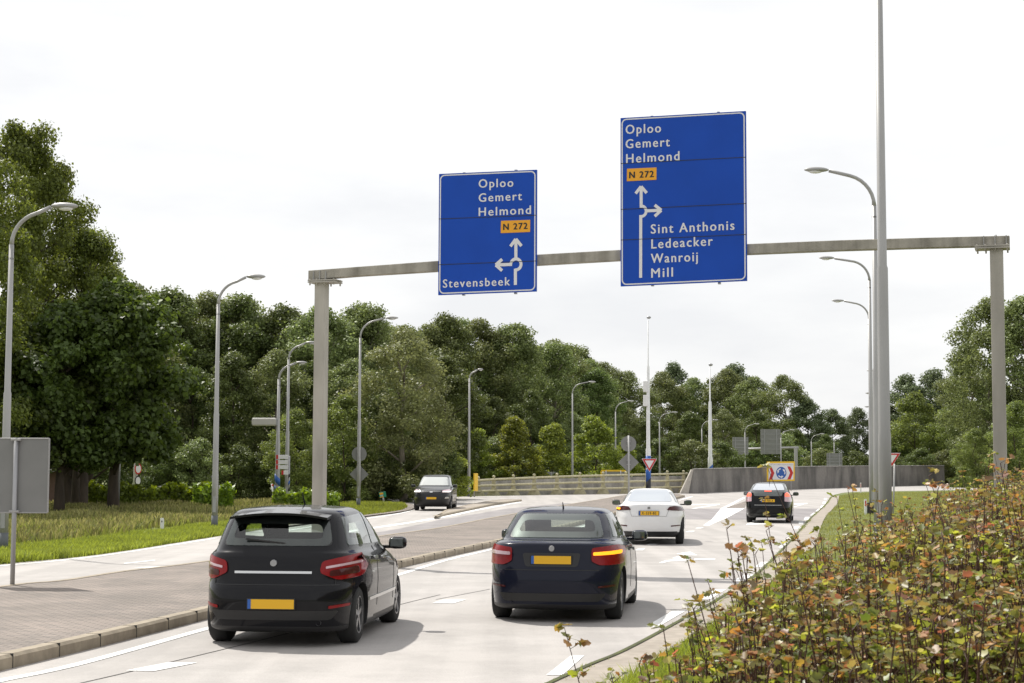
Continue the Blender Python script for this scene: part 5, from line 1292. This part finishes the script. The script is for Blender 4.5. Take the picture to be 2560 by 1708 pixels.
def tree(key, px, Y, top_py, label, name='tree', group=None, sc=None, rz=None, wide=1.0, cat='tree'):
    me, tm, H = VAR[key]
    b = U(px, 1177, Y); Ht = U(px, top_py, Y).z; s = Ht / (H + .5) if sc is None else sc
    t = thing(name, label, cat, (b.x, b.y, 0), rz if rz is not None else random.uniform(0, 6.28), group)
    t.scale = (s * wide, s * wide, s)
    for nm, mm in (('crown', me), ('trunk', tm)):
        o = bpy.data.objects.new(nm, mm); C.objects.link(o); o.parent = t
    return t
rnd = random.Random(3)
WOOD = []
LAND = [(300, 'behind the leaning bare pole'), (400, 'behind the white column with round signs'), (500, 'left of the verge lamp'), (580, 'behind the slim verge lamp'), (680, 'behind the long name box'), (760, 'behind the fingerpost'), (840, 'behind left gantry post'), (930, 'behind lamp with sign backs'), (1040, 'above the green sign'), (1130, 'above the oncoming car'), (1230, 'behind the lamp at rail end'), (1350, 'above left half of guard rail'),
        (1440, 'behind the lamp above the guard rail'), (1530, 'left of round sign back'), (1600, 'behind round sign back'), (1680, 'behind the taller white mast'), (1740, 'above left end of wall'), (1810, 'behind second white mast'), (1890, 'behind smaller grey sign back'), (1960, 'behind larger grey sign back'), (2060, 'right of the distant gantry'), (2150, 'behind third grey sign back'), (2230, 'behind thick lamp post'), (2330, 'right of thick lamp post'), (9999, 'left of right gantry post')]
def wood(o, px, look): WOOD.append((o, px, look))
# far back wood rows: front row and back row following the treeline
skyline = [(-60, 700), (250, 712), (330, 712), (400, 722), (480, 730), (560, 718), (620, 712), (690, 770), (760, 782), (830, 768), (900, 762), (960, 768), (1020, 805), (1080, 800), (1150, 785), (1230, 800), (1300, 806), (1380, 832), (1450, 862), (1500, 905), (1560, 925), (1640, 935), (1760, 935), (1850, 925), (1950, 940), (2000, 968), (2045, 1000), (2100, 1015), (2160, 1010), (2210, 1010), (2300, 1000), (2380, 990), (2420, 800), (2480, 745), (2560, 735), (2700, 735)]
def sky_y(px): return float(np.interp(px, [p[0] for p in skyline], [p[1] for p in skyline]))
WG = 'woodland trees packed side by side behind the road'
x = 215
i = 0
while x < 1500:
    k = ['d1', 'm1', 'd2', 'm2'][i % 4] if x < 700 else ['m1', 'd2', 'm2', 'm1'][i % 4]
    Y = 112 + rnd.uniform(0, 8) + float(np.interp(x, [900, 1150, 1500], [0, 55, 75]))
    wood(tree(k, x, Y, sky_y(x) + rnd.uniform(-14, 22), 'x', 'woodland_tree', WG, wide=rnd.uniform(.95, 1.2)), x, 'tall tree of the back row')
    x += rnd.uniform(78, 112); i += 1
x = 190
while x < 1480:
    Y = 124 + rnd.uniform(0, 6) + float(np.interp(x, [900, 1150, 1500], [0, 55, 75]))
    wood(tree(rnd.choice(['m1', 'm2', 'm2', 'd2']), x, Y, sky_y(x) + rnd.uniform(8, 40), 'x', 'woodland_tree', WG, wide=rnd.uniform(1.1, 1.3)), x, 'half hidden tree deep in the wood')
    x += rnd.uniform(66, 92)
x = 250
while x < 1520:      # shorter front row
    k = rnd.choice(['d1', 'd2', 'm2', 'd1'])
    Y = 101 + rnd.uniform(0, 5) + float(np.interp(x, [1000, 1150, 1500], [5, 55, 75]))
    wood(tree(k, x, Y, sky_y(x) + rnd.uniform(90, 190), 'x', 'woodland_tree', 'mid height trees along the woodland edge', wide=rnd.uniform(1.0, 1.3)), x, 'mid height tree of the front row')
    x += rnd.uniform(90, 130)
x = 230
while x < 1600:
    Y = 97 + rnd.uniform(0, 3) + float(np.interp(x, [1080, 1130, 1600], [3, 50, 80]))
    wood(tree(rnd.choice(['b1', 'b1', 'b2']), x, Y, rnd.uniform(1085, 1150), 'x', 'bush', 'bushes at the foot of the wood', wide=rnd.uniform(1.0, 1.4), cat='bush'), x, 'dark bush at foot of the wood')
    x += rnd.uniform(70, 100)
x = 1430; i = 0
while x < 2440:
    Y = 300 + rnd.uniform(0, 25) + (60 if x > 2020 else 0); 
    wood(tree('g1' if x > 2000 else rnd.choice(['m1', 'm2', 'm2']), x, Y, sky_y(x) + rnd.uniform(-10, 18), 'x', 'woodland_tree', 'distant trees behind the concrete wall', wide=1.2), x, 'distant treetop on the skyline')
    x += rnd.uniform(58, 88); i += 1
x = 1440
while x < 2440:
    Y = 265 + rnd.uniform(0, 12); wood(tree(rnd.choice(['m2', 'd1', 'm2', 'm1', 'd2']), x, Y, sky_y(x) + rnd.uniform(70, 130), 'x', 'woodland_tree', 'lower trees before the distant wood', wide=1.3), x, 'lower tree before the distant wood')
    x += rnd.uniform(75, 105)
x = 1580
while x < 2560:
    Y = 240 + rnd.uniform(0, 10) - (45 if x < 1800 else 0) + (15 if x > 2250 else 0); wood(tree(rnd.choice(['b1', 'b2', 'b2']), x, Y, rnd.uniform(1080, 1130), 'x', 'bush', 'bushes behind the concrete wall', wide=1.35, cat='bush'), x, 'round bush beyond the barrier')
    x += rnd.uniform(58, 90)
from collections import Counter
cnt = Counter()
ORD = ['', 'second ', 'third ', 'fourth ']
for o_, px_, look_ in WOOD:
    where = next(t_ for l_, t_ in LAND if px_ < l_); key = (look_, where)
    o_['label'] = ORD[cnt[key]] + look_ + ' ' + where; cnt[key] += 1
# singled out trees
tree('g1', 1684, 340, 908, 'dark dense tree rising above wood between the two masts', 'broadleaf_tree', wide=1.0)
tree('g1', 1840, 340, 912, 'dark rounded treetop right of the second white mast', 'broadleaf_tree', wide=1.3)
tree('g1', 2270, 380, 938, 'hazy dark treetop beyond, right of the thick lamp post', 'broadleaf_tree', wide=1.2)
tree('g1', 2340, 380, 925, 'far hazy tree just left of the tall right hand poplar', 'broadleaf_tree', wide=1.2)
tree('p1', 1010, 100, 820, 'pale grey green willow in middle of the wood right of lamp', 'willow_tree', wide=1.15)
tree('m1', 905, 118, 752, 'taller dark treetop above the curved lamp head', 'broadleaf_tree')
for (px, ty, Y, lab, k) in ((1085, 1035, 112, 'yellow green young beech nearest the oncoming car', 'c2'), (1190, 1060, 150, 'small conical beech above left end of guard rail', 'c1'), (1290, 1028, 152, 'pointed young beech left of the lamp behind guard rail', 'c1'), (1378, 1045, 155, 'pointed young beech right of the small triangle sign', 'c1'), (1488, 1030, 158, 'brightest wide yellow green beech left of round sign back', 'c2'), (1560, 1100, 162, 'low yellow green beech bush behind diamond sign back', 'c2')):
    tree(k, px, Y, ty, lab, 'beech_tree', 'young yellow green beeches behind the guard rail', wide=1.15)
for (px, ty, Y, lab) in ((740, 1020, 96, 'leafy shrub tree directly left of gantry post'), (860, 985, 99, 'leafy green tree right of gantry post behind lamp')):
    tree('l1', px, Y, ty, lab, 'broadleaf_tree', wide=1.15)
tree('d1', 940, 104, 940, 'rounded dark green tree below the pale willow', 'broadleaf_tree', wide=1.2)
# left oaks and chestnut
tree('o1', 40, 74, 296, 'tallest oak at left edge with ragged top against sky', 'oak_tree', rz=.4, wide=.82)
tree('o1', -90, 66, 330, 'big oak mostly cut off by left edge of photo', 'oak_tree', rz=2.2, wide=.9)
tree('o1', 190, 80, 560, 'shorter oak crown stepping down right of the tallest oak', 'oak_tree', rz=4.0, wide=1.0)
tree('o1', 105, 79, 400, 'oak crown filling in just right of the tallest oak top', 'oak_tree', rz=1.6, wide=.72)
tree('o1', 225, 84, 640, 'oak crown peeping over the horse chestnut', 'oak_tree', rz=5.2, wide=1.0)
tree('h1', 285, 72, 706, 'horse chestnut with large drooping leaves and dark shade', 'chestnut_tree', rz=1.0, wide=1.0)
tree('h1', 150, 70, 760, 'second chestnut with thick trunk beside the grey sign back', 'chestnut_tree', rz=3.0, wide=1.0)
tree('h1', 20, 69, 800, 'lower chestnut crown behind the leftmost street lamp', 'chestnut_tree', rz=5.0, wide=1.1)
# right hand trees
tree('m2', 2480, 240, 742, 'tall poplar behind right gantry post', 'poplar_tree', wide=1.0, rz=.3)
tree('m1', 2425, 250, 850, 'poplar crown leaning out left of the right gantry post', 'poplar_tree', wide=.8)
tree('m1', 2570, 236, 735, 'poplar at far right edge of photo', 'poplar_tree', wide=1.1)
tree('l1', 2290, 275, 978, 'rounded mid green tree between thick lamp post and poplars', 'broadleaf_tree', wide=1.2)
tree('l1', 2380, 268, 1010, 'second rounded green tree directly under the poplar', 'broadleaf_tree', wide=1.2)
tree('l1', 2545, 205, 1000, 'bright leafy tree at right edge beside gantry post', 'broadleaf_tree', wide=1.2)
tree('l1', 2440, 215, 1070, 'low bright bush left of the right gantry post', 'broadleaf_tree', wide=1.3)

# visible trunks of the left trees
for (px, r_, lab) in ((163, .36, 'thick dark trunk left of the two under the chestnut crown'), (203, .33, 'right one of two dark trunks under the chestnut crown')):
    b = G(px, 1272); bm = bmesh.new()
    tube(bm, [(0, 0, -.1), (0, 0, .3), (.03, 0, 1.6), (-.02, 0, 3.2), (.1, .2, 4.8)], [r_ * 1.3, r_, r_ * .85, r_ * .8, r_ * .5], 12)
    for dx, dz in ((-1.2, 4.9), (1.1, 5.2), (.3, 5.6)): tube(bm, [(0, 0, 3.0), (dx * .5, 0, 3.9), (dx, .1, dz)], [r_ * .5, r_ * .4, r_ * .2], 8)
    t = thing('chestnut_tree', lab, 'tree', b); obj('trunk', bm, MAT['wood'], t)
    me, bc = crown_mesh('crown', 6.5, 3.6, 1.8, int(px), leaves=3000, leaf=.3, nbl=16, br=(.5, .9), droop=.9); me.materials.append(LM['chestnut'])
    o = bpy.data.objects.new('crown', me); C.objects.link(o); o.parent = t

# hedges
def hedge(name, label, line, wd, ht, seed, density=220, leaf=.12, m='hedge'):
    line = [Vector((p.x, p.y, 0)) for p in line]
    rg = np.random.default_rng(seed); pts = smooth_line(line, 6); seg = []
    tot = sum((pts[i + 1] - pts[i]).length for i in range(len(pts) - 1)); n = int(tot * density * (ht + wd))
    u = rg.uniform(0, len(pts) - 1.001, n); i0 = u.astype(int); f = (u - i0)[:, None]
    P_ = np.array([p[:] for p in pts]); pos = P_[i0] * (1 - f) + P_[i0 + 1] * f
    top = ht * (1 + .14 * np.sin(u * 1.3 + seed) + .08 * np.sin(u * 4.1))
    side = rg.integers(0, 3, n); off = rg.uniform(-wd / 2, wd / 2, n); z = rg.uniform(.05, 1, n) * top
    off = np.where(side < 2, -wd / 2 + rg.normal(0, .08, n), off); z = np.where(side == 2, top + rg.normal(0, .07, n), z)
    pos[:, 1] += off; pos[:, 2] = z
    nr = np.where(side[:, None] < 2, np.array([0, -1, .2]), np.array([0, 0, 1.])) + rg.normal(0, .55, (n, 3)); nr /= np.linalg.norm(nr, axis=1)[:, None]
    t = np.cross(nr, rg.normal(size=(n, 3))); t /= np.linalg.norm(t, axis=1)[:, None]; b = np.cross(nr, t); L_ = leaf * rg.uniform(.6, 1.3, n)[:, None]
    v = np.stack([pos - t * L_, pos + b * L_ * .6, pos + t * L_, pos - b * L_ * .6], 1).reshape(-1, 3)
    h = thing(name, label, 'hedge', line[0])
    v -= np.array(line[0][:])
    link('leaves', arrmesh('leaves', v, 4, np.arange(4 * n)), LM[m], h)
    bm = bmesh.new()
    for i in range(0, len(pts) - 1):
        a, b_ = pts[i] - line[0], pts[i + 1] - line[0]
        tube(bm, [(a.x, a.y, 0), (a.x + rg.uniform(-.2, .2), a.y, ht * .7)], .03, 5)
        for s_ in (0, 1):
            poly(bm, [(a.x, a.y + .1 - s_ * .2, 0), (b_.x, b_.y + .1 - s_ * .2, 0), (b_.x, b_.y + .1 - s_ * .2, ht * .85), (a.x, a.y + .1 - s_ * .2, ht * .85)])
    obj('inner_twigs', bm, MAT['wood'], h)
hedge('hedge', 'long ivy green hedge with dark face behind tall grass at left', [U(228, 1177, 82), U(330, 1177, 82.5), U(480, 1177, 83), U(530, 1177, 83)], .9, .98, 1, density=480)
hedge('hedge', 'rounded right end mound of the left hedge beside the lamp', [U(490, 1177, 80.5), U(540, 1177, 80.5), U(585, 1177, 81)], 1.0, .98, 2, density=480)
hedge('hedge', 'bright leafy low hedge on both sides of left gantry post', [U(690, 1177, 79), U(720, 1177, 79), U(850, 1177, 79)], 1.2, .80, 3, density=420)
hedge('hedge', 'low clipped dark hedge at right beyond end of wall', [U(2372, 1177, 215), U(2460, 1177, 205), U(2600, 1177, 195)], 1.6, 1.1, 4, density=70, leaf=.24, m='dark')
# cream pipe rail by the hedge
t = thing('pipe_rail', 'cream horizontal pipe rail above the left hedge', 'rail', U(215, 1177, 84)); t.location.z = 0
p0, p1 = U(212, 1238, 84), U(370, 1232.5, 84); o0 = t.location.copy()
bm = bmesh.new(); tube(bm, [p0 - o0, p1 - o0], .07, 8); obj('rail', bm, MAT['barrier'], t)
bm = bmesh.new()
for x in (240, 272, 305, 345): p = U(x, 1235, 84) - o0; tube(bm, [(p.x, .1, 0), (p.x, .1, p.z + .12)], .05, 6)
obj('rail_posts', bm, MAT['barrier'], t)
# small dark house behind sign
b = U(60, 1177, 88); t = thing('house', 'small dark roofed house mostly hidden behind the left sign', 'house', (b.x, b.y, 0))
bm = bmesh.new(); box(bm, (-1.2, 3, 1.1), (4.6, 5, 2.2)); obj('wall', bm, mat('house_brick', (.10, .055, .04), .9, 0, .2, 8), t)
bm = bmesh.new(); prism(bm, [Vector((-4, .2, 2.15)), Vector((1.75, .2, 1.75)), Vector((1.75, .2, 1.9)), Vector((-1.2, .2, 4.6)), Vector((-4, .2, 2.4))], Vector((0, 1, 0)), 5.6); bmesh.ops.recalc_face_normals(bm, faces=bm.faces); obj('roof', bm, mat('roof_tile', (.07, .06, .055), .8, 0, .2, 6), t)
bm = bmesh.new(); box(bm, (1.0, .15, 1.82), (1.6, .08, .10)); obj('eave_board', bm, MAT['white'], t)

# ------------------------------------------------------------------ grass
def in_poly(pts, P_):
    x, y = P_[:, 0], P_[:, 1]; c_ = np.zeros(len(P_), bool); n = len(pts); j = n - 1
    for i in range(n):
        xi, yi, xj, yj = pts[i][0], pts[i][1], pts[j][0], pts[j][1]
        with np.errstate(divide='ignore', invalid='ignore'):
            m_ = ((yi > y) != (yj > y)) & (x < (xj - xi) * (y - yi) / (yj - yi + 1e-12) + xi)
        c_ ^= m_; j = i
    return c_
def blades(name, region, n, h, wd, seed, m, label, bend=.4, seed_heads=False, cat='grass', hfun=None, ypow=1.0):
    rg = np.random.default_rng(seed); R_ = np.array([[p[0], p[1]] for p in region]); lo, hi = R_.min(0), R_.max(0)
    pos = []
    got = 0
    while got < n:
        q_ = rg.uniform(0, 1, (n * 2, 2)); q_[:, 1] = q_[:, 1] ** ypow; q_ = lo + q_ * (hi - lo); q_ = q_[in_poly(region, q_)]; pos.append(q_); got += len(q_)
        if len(q_) == 0: return
    P_ = np.concatenate(pos)[:n]; a = rg.uniform(0, 2 * math.pi, n); hh_ = h * rg.uniform(.5, 1.25, n)
    if hfun is not None: hh_ *= hfun(P_)
    # patchiness
    pn = np.array([noise.noise(Vector((p[0] * .35, p[1] * .18, 3))) for p in P_]); hh_ *= np.clip(1 + pn * .9, .45, 1.6)
    ca, sa = np.cos(a), np.sin(a); w2 = wd * rg.uniform(.6, 1.3, n)
    lx, ly = rg.normal(0, bend, n) * hh_, rg.normal(0, bend, n) * hh_
    z0 = np.zeros(n)
    b0 = np.stack([P_[:, 0] - ca * w2, P_[:, 1] - sa * w2, z0], 1); b1 = np.stack([P_[:, 0] + ca * w2, P_[:, 1] + sa * w2, z0], 1)
    if seed_heads:
        mz = hh_ * .82; m0 = np.stack([P_[:, 0] + lx * .6 - ca * w2 * 1.6, P_[:, 1] + ly * .6 - sa * w2 * 1.6, mz], 1); m1 = np.stack([P_[:, 0] + lx * .6 + ca * w2 * 1.6, P_[:, 1] + ly * .6 + sa * w2 * 1.6, mz], 1)
    else:
        mz = hh_ * .55; m0 = np.stack([P_[:, 0] + lx * .35 - ca * w2 * .8, P_[:, 1] + ly * .35 - sa * w2 * .8, mz], 1); m1 = np.stack([P_[:, 0] + lx * .35 + ca * w2 * .8, P_[:, 1] + ly * .35 + sa * w2 * .8, mz], 1)
    tp = np.stack([P_[:, 0] + lx, P_[:, 1] + ly, hh_], 1)
    v = np.stack([b0, b1, m1, m0, tp], 1).reshape(-1, 3); k = np.arange(n)[:, None] * 5
    idx = np.concatenate([k + 0, k + 1, k + 2, k + 0, k + 2, k + 3, k + 3, k + 2, k + 4], 1).ravel()
    o = link(name, arrmesh(name, v, 3, idx), m); tag(o, label, cat, kind='stuff'); return o
GM = {'lush': leaf_mat('verge_grass', (.205, .25, .045), .42, .4, .01, .6), 'dry': leaf_mat('tall_dry_grass', (.205, .20, .075), .38, .5, .01, .7), 'dull': leaf_mat('right_verge_grass', (.235, .255, .075), .4, .25, .01, .6), 'weed': leaf_mat('tall_green_weeds', (.165, .195, .05), .4, .5, .01, .6)}
lf = gline([(-300, 1450), (0, 1412), (250, 1387), (540, 1342), (700, 1318)], n=3)
top_l = [G(700, 1296), G(540, 1312), (G(250, 1352)), G(0, 1376), G(-300, 1400)]
blades('verge_grass', lf + top_l, 60000, .16, .012, 1, GM['lush'], 'bright short green grass along the left road edge')
tall_r = [G(-300, 1400), G(0, 1376), G(250, 1347), G(380, 1322), G(440, 1318), G(540, 1310), G(700, 1296), G(760, 1275), G(640, 1262), G(200, 1268), G(-300, 1275)]
blades('tall_grass', tall_r, 34000, .30, .013, 2, GM['dry'], 'tall dry seeding grass before the left hedge', seed_heads=True, bend=.22)
blades('tall_weeds', tall_r, 46000, .28, .022, 3, GM['weed'], 'green weeds growing among tall dry grass', bend=.4)
blades('peninsula_grass', gline([(700, 1318), (860, 1297), (990, 1280.5), (1018, 1270), (1005, 1260.5)], n=3) + [G(860, 1262), G(700, 1268)], 26000, .17, .016, 4, GM['lush'], 'green grass on tongue between roads right of gantry post')
blades('far_verge_grass', [G(700, 1253), G(1040, 1245.5), G(1187, 1239), G(1187, 1232), G(700, 1240)], 16000, .3, .03, 5, GM['lush'], 'grass strip at foot of the wood')
rv = [G(2098, 1240), G(2092, 1262), G(2066, 1290), G(2048, 1330), G(2042, 1362), G(1997, 1397), G(1894, 1500), G(1755, 1579), G(1647, 1649), G(1573, 1708), G(1500, 1790), Vector((3.5, 12, 0)), Vector((8, 20, 0)), Vector((14, 34, 0)), Vector((30, 85, 0)), G(2560, 1226), G(2300, 1230), G(2140, 1233)]
blades('right_verge_grass', rv, 120000, .085, .009, 6, GM['dull'], 'short grass on right verge behind shrubs', ypow=1.35)
rn = [G(2000, 1396), G(1894, 1500), G(1755, 1579), G(1647, 1649), G(1573, 1708), G(1470, 1790), Vector((1.6, 11, 0)), Vector((3.4, 16, 0)), Vector((5.5, 21, 0))]
blades('near_verge_grass', rn, 42000, .17, .006, 7, GM['lush'], 'longer green grass between kerb and shrubs at right')

# ------------------------------------------------------------------ shrub thicket
def leaf_tmpl(lobes=True):
    if lobes: return np.array([(0, 0), (.46, .28), (.26, .50), (.30, .76), (0, 1.0), (-.30, .76), (-.26, .50), (-.46, .28)])
    return np.array([(0, 0), (.3, .3), (.3, .65), (0, 1), (-.3, .65), (-.3, .3)])
def bank_z(x, y):      # gently rising bank under the shrubs
    e = edge_x(y); return np.clip((x - e) * .23, 0, .70)
def edge_x(y): return np.interp(y, [5, 8, 12, 16, 20, 24, 31], [.3, .62, 1.78, 2.92, 4.2, 5.6, 7.2])
def shrub(stems, seed, hmin=.75, hmax=1.1, nl=(26, 40), leaf=.05, big=False, simple=False):
    rg = np.random.default_rng(seed); LV, LI, LC_ = [], [], []; T = leaf_tmpl(not simple); nT = len(T)
    SV, SI = [], []; nv = 0; ns = 0
    fan = np.array([[0, i, i + 1] for i in range(1, nT - 1)])
    for (sx, sy, sz, sh) in stems:
        lean = rg.normal(0, .11, 2); h = sh; nseg = 4
        P_ = []
        for k in range(nseg + 1):
            f = k / nseg; P_.append(np.array([sx + lean[0] * h * f ** 1.5 + rg.normal(0, .008), sy + lean[1] * h * f ** 1.5 + rg.normal(0, .008), sz + h * f]))
        r0 = .008 if not big else .008
        for k in range(nseg + 1):
            r = r0 * (1 - .7 * k / nseg)
            for a in (0, 2.09, 4.19): SV.append(P_[k] + np.array([math.cos(a) * r, math.sin(a) * r, 0]))
        for k in range(nseg):
            for a in range(3): b = (a + 1) % 3; SI += [ns + k * 3 + a, ns + k * 3 + b, ns + (k + 1) * 3 + b, ns + (k + 1) * 3 + a]
        ns += 3 * (nseg + 1)
        n = int(rg.integers(*nl)); per = 5; m = max(2, n // per); n = m * per
        PA = np.array(P_)
        tf = rg.uniform(.15, .97, m); tf[0] = 1; ti = np.minimum((tf * nseg).astype(int), nseg - 1); tff = (tf * nseg - ti)[:, None]; tb = PA[ti] * (1 - tff) + PA[ti + 1] * tff
        ta = rg.uniform(0, 2 * math.pi, m); tl = rg.uniform(.05, .17, m) * (1.25 - .9 * tf); td = np.stack([np.cos(ta), np.sin(ta), rg.uniform(.3, 1.1, m)], 1); td /= np.linalg.norm(td, axis=1)[:, None]; te = tb + td * tl[:, None]
        for k in range(m):
            for P0, r in ((tb[k], r0 * .45), (te[k], r0 * .25)):
                for a in (0, 2.09, 4.19): SV.append(P0 + np.array([math.cos(a) * r, math.sin(a) * r, 0]))
            for a in range(3): b = (a + 1) % 3; SI += [ns + a, ns + b, ns + 3 + b, ns + 3 + a]
            ns += 6
        own = np.repeat(np.arange(m), per); al = rg.uniform(.35, 1.0, n); f = tf[own]
        base = tb[own] * (1 - al[:, None]) + te[own] * al[:, None]
        az = rg.uniform(0, 2 * math.pi, n); out = np.stack([np.cos(az), np.sin(az), rg.uniform(-.3, .5, n)], 1) + td[own] * .5; out /= np.linalg.norm(out, axis=1)[:, None]
        base = base + out * .008
        up = np.array([0, 0, 1.0]) + rg.normal(0, .7, (n, 3)); sd_ = np.cross(out, up); sd_ /= np.linalg.norm(sd_, axis=1)[:, None]; nn = np.cross(sd_, out)
        L_ = leaf * rg.uniform(.55, 1.35, n) * (1.1 - .35 * f); tip = out * .9 + np.array([0, 0, -.35]) * rg.uniform(0, 1, n)[:, None]; tip /= np.linalg.norm(tip, axis=1)[:, None]
        cup = rg.uniform(.05, .45, n)
        V = base[:, None, :] + (sd_[:, None, :] * T[None, :, 0:1] + tip[:, None, :] * T[None, :, 1:2]) * L_[:, None, None] + nn[:, None, :] * (np.abs(T[None, :, 0:1]) * cup[:, None, None]) * L_[:, None, None]
        LV.append(V.reshape(-1, 3)); LI.append((nv + np.arange(n)[:, None, None] * nT + fan[None]).ravel()); nv += n * nT
        # colours: old leaves green, tips reddish bronze
        rr_ = rg.uniform(0, 1, n); red = np.clip((f - .70) * 2.6 + rg.normal(0, .25, n), 0, 1) * rg.uniform(.1, .95)
        g = np.array([.125, .175, .035]); yg = np.array([.30, .35, .055]); rd_ = np.array([.31, .125, .075]); og = np.array([.40, .22, .07]); pk = np.array([.36, .25, .18])
        col = np.where((rr_ < .74)[:, None], g, np.where((rr_ < .96)[:, None], yg, og)); tipc = np.where((rr_ < .5)[:, None], rd_, np.where((rr_ < .75)[:, None], og, pk))
        col = col * (1 - red[:, None]) + tipc * red[:, None]
        LC_.append(np.repeat(np.concatenate([col, np.ones((n, 1))], 1), nT, 0))
    return np.concatenate(LV), np.concatenate(LI), np.concatenate(LC_), np.array(SV), np.array(SI)
LM['shrub'] = leaf_mat('shrub_leaves', (.1, .1, .03), .45, .45, .0, .42, attr=True, spec=.5)
MAT['stem'] = mat('shrub_stem', (.075, .032, .022), .6, 0, .2, 20)
rg = np.random.default_rng(21)
st = []
while len(st) < 11000:
    y = rg.uniform(0, 1) ** 1.1 * 25 + 5.6; x = edge_x(y) + rg.uniform(0, 1) ** .85 * (6.5 if y > 12 else 4.2)
    if x > y * .33 + .8: continue
    e = x - edge_x(y); h = rg.uniform(.80, 1.16) * (min(1.08, .82 + e * .5)) * (1 + .22 * noise.noise(Vector((x * .7, y * .7, 0))) + .22 * noise.noise(Vector((x * 2.1, y * 2.1, 5))))
    if e < .5 and rg.uniform() < .45: continue
    st.append((x, y, float(bank_z(x, y)) - .02, h * (1.2 if rg.uniform() < .05 else 1)))
for nm, sel, kw in (('near', [q_ for q_ in st if q_[1] <= 17], dict(nl=(34, 54), leaf=.044)), ('far', [q_ for q_ in st if q_[1] > 17], dict(nl=(24, 36), leaf=.046, simple=True))):
    lv, li, lc, sv, si = shrub(sel, 5, **kw)
    o = link('shrub_thicket', arrmesh('shrub_thicket', lv, 3, li, lc), LM['shrub']); tag(o, 'dense thicket of red tipped green shrubs filling lower right' if nm == 'near' else 'farther part of the red tipped shrub thicket near the gantry post', 'shrubs', kind='stuff')
    o = link('thicket_stems', arrmesh('thicket_stems', sv, 4, si), MAT['stem']); tag(o, 'thin dark red stems standing through the %s shrub thicket' % ('nearer' if nm == 'near' else 'farther'), 'stems', kind='stuff')
# prominent sprigs
sp = [(1985, 1600, 1180, 13.0, 'tall slim sprig with red tip in front of black liftback'), (1490, 1760, 1590, 8.5, 'orange leaved sprig at bottom beside the road joint'), (1845, 1700, 1555, 8.0, 'sprig with yellow leaf and dark red tip near bottom centre'),
      (2085, 1500, 1255, 15, 'bronze tipped sprig at left of thick lamp post foot'), (2290, 1430, 1235, 16, 'forked sprig right of the thick lamp post'), (2490, 1420, 1150, 13, 'tallest sprig standing in front of right gantry post'),
      (2330, 1650, 1400, 8.0, 'large orange topped sprig near middle of thicket'), (1930, 1560, 1400, 10, 'short red tipped sprig at left edge of thicket')]
for i, (px, yb, yt, Y, lab) in enumerate(sp):
    tp = U(px, yt, Y); gz = float(bank_z(tp.x, Y)); h = tp.z - gz + .03
    lv, li, lc, sv, si = shrub([(0, 0, 0, h), (.02, .03, 0, h * .72)], 40 + i, nl=(34, 52), leaf=.062, big=True)
    k_ = (-.28, -.1, .1, -.22, .25, .12, .1, -.2)[i]
    for a_ in (lv, sv): a_[:, 0] += k_ * h * ((a_[:, 2] / h) - 1)
    t = thing('sapling', lab, 'sapling', (tp.x, Y, gz), 0, 'tall sprigs sticking out of the thicket')
    link('leaves', arrmesh('leaves', lv, 3, li, lc), LM['shrub'], t); link('stem', arrmesh('stem', sv, 4, si), MAT['stem'], t)
# bank under the shrubs
bm = bmesh.new(); ys = np.linspace(4, 32, 29); grid = []
for y in ys:
    row = []
    for k in range(9): e = k / 8 * 12; x = float(edge_x(y)) - .3 + e; row.append(bm.verts.new((x, y, float(bank_z(x, y)) + (.012 if k else -.02) - .015)))
    grid.append(row)
for i in range(len(grid) - 1):
    for k in range(8): bm.faces.new((grid[i][k], grid[i][k + 1], grid[i + 1][k + 1], grid[i + 1][k])).smooth = True
struct('bank', bm, MAT['soil'])
# long grass blades in the thicket edge
rn2 = [Vector((.4, 6.5, 0)), Vector((.75, 8, 0)), Vector((1.9, 12, 0)), Vector((3.2, 16, 0)), Vector((4.2, 16, 0)), Vector((2.9, 11, 0)), Vector((1.9, 7.5, 0))]
blades('thicket_edge_grass', rn2, 2600, .62, .006, 9, GM['lush'], 'long green grass blades growing along thicket edge', bend=.3)
mr_ = [(p.x - .06, p.y, 0) for p in moss_line] + [(p.x + .10, p.y, 0) for p in moss_line[::-1]]
o = blades('joint_weeds', mr_, 3200, .05, .006, 11, GM['lush'], 'small weeds growing in the joint beside the road', bend=.5)
print('OBJECTS', len(bpy.data.objects))
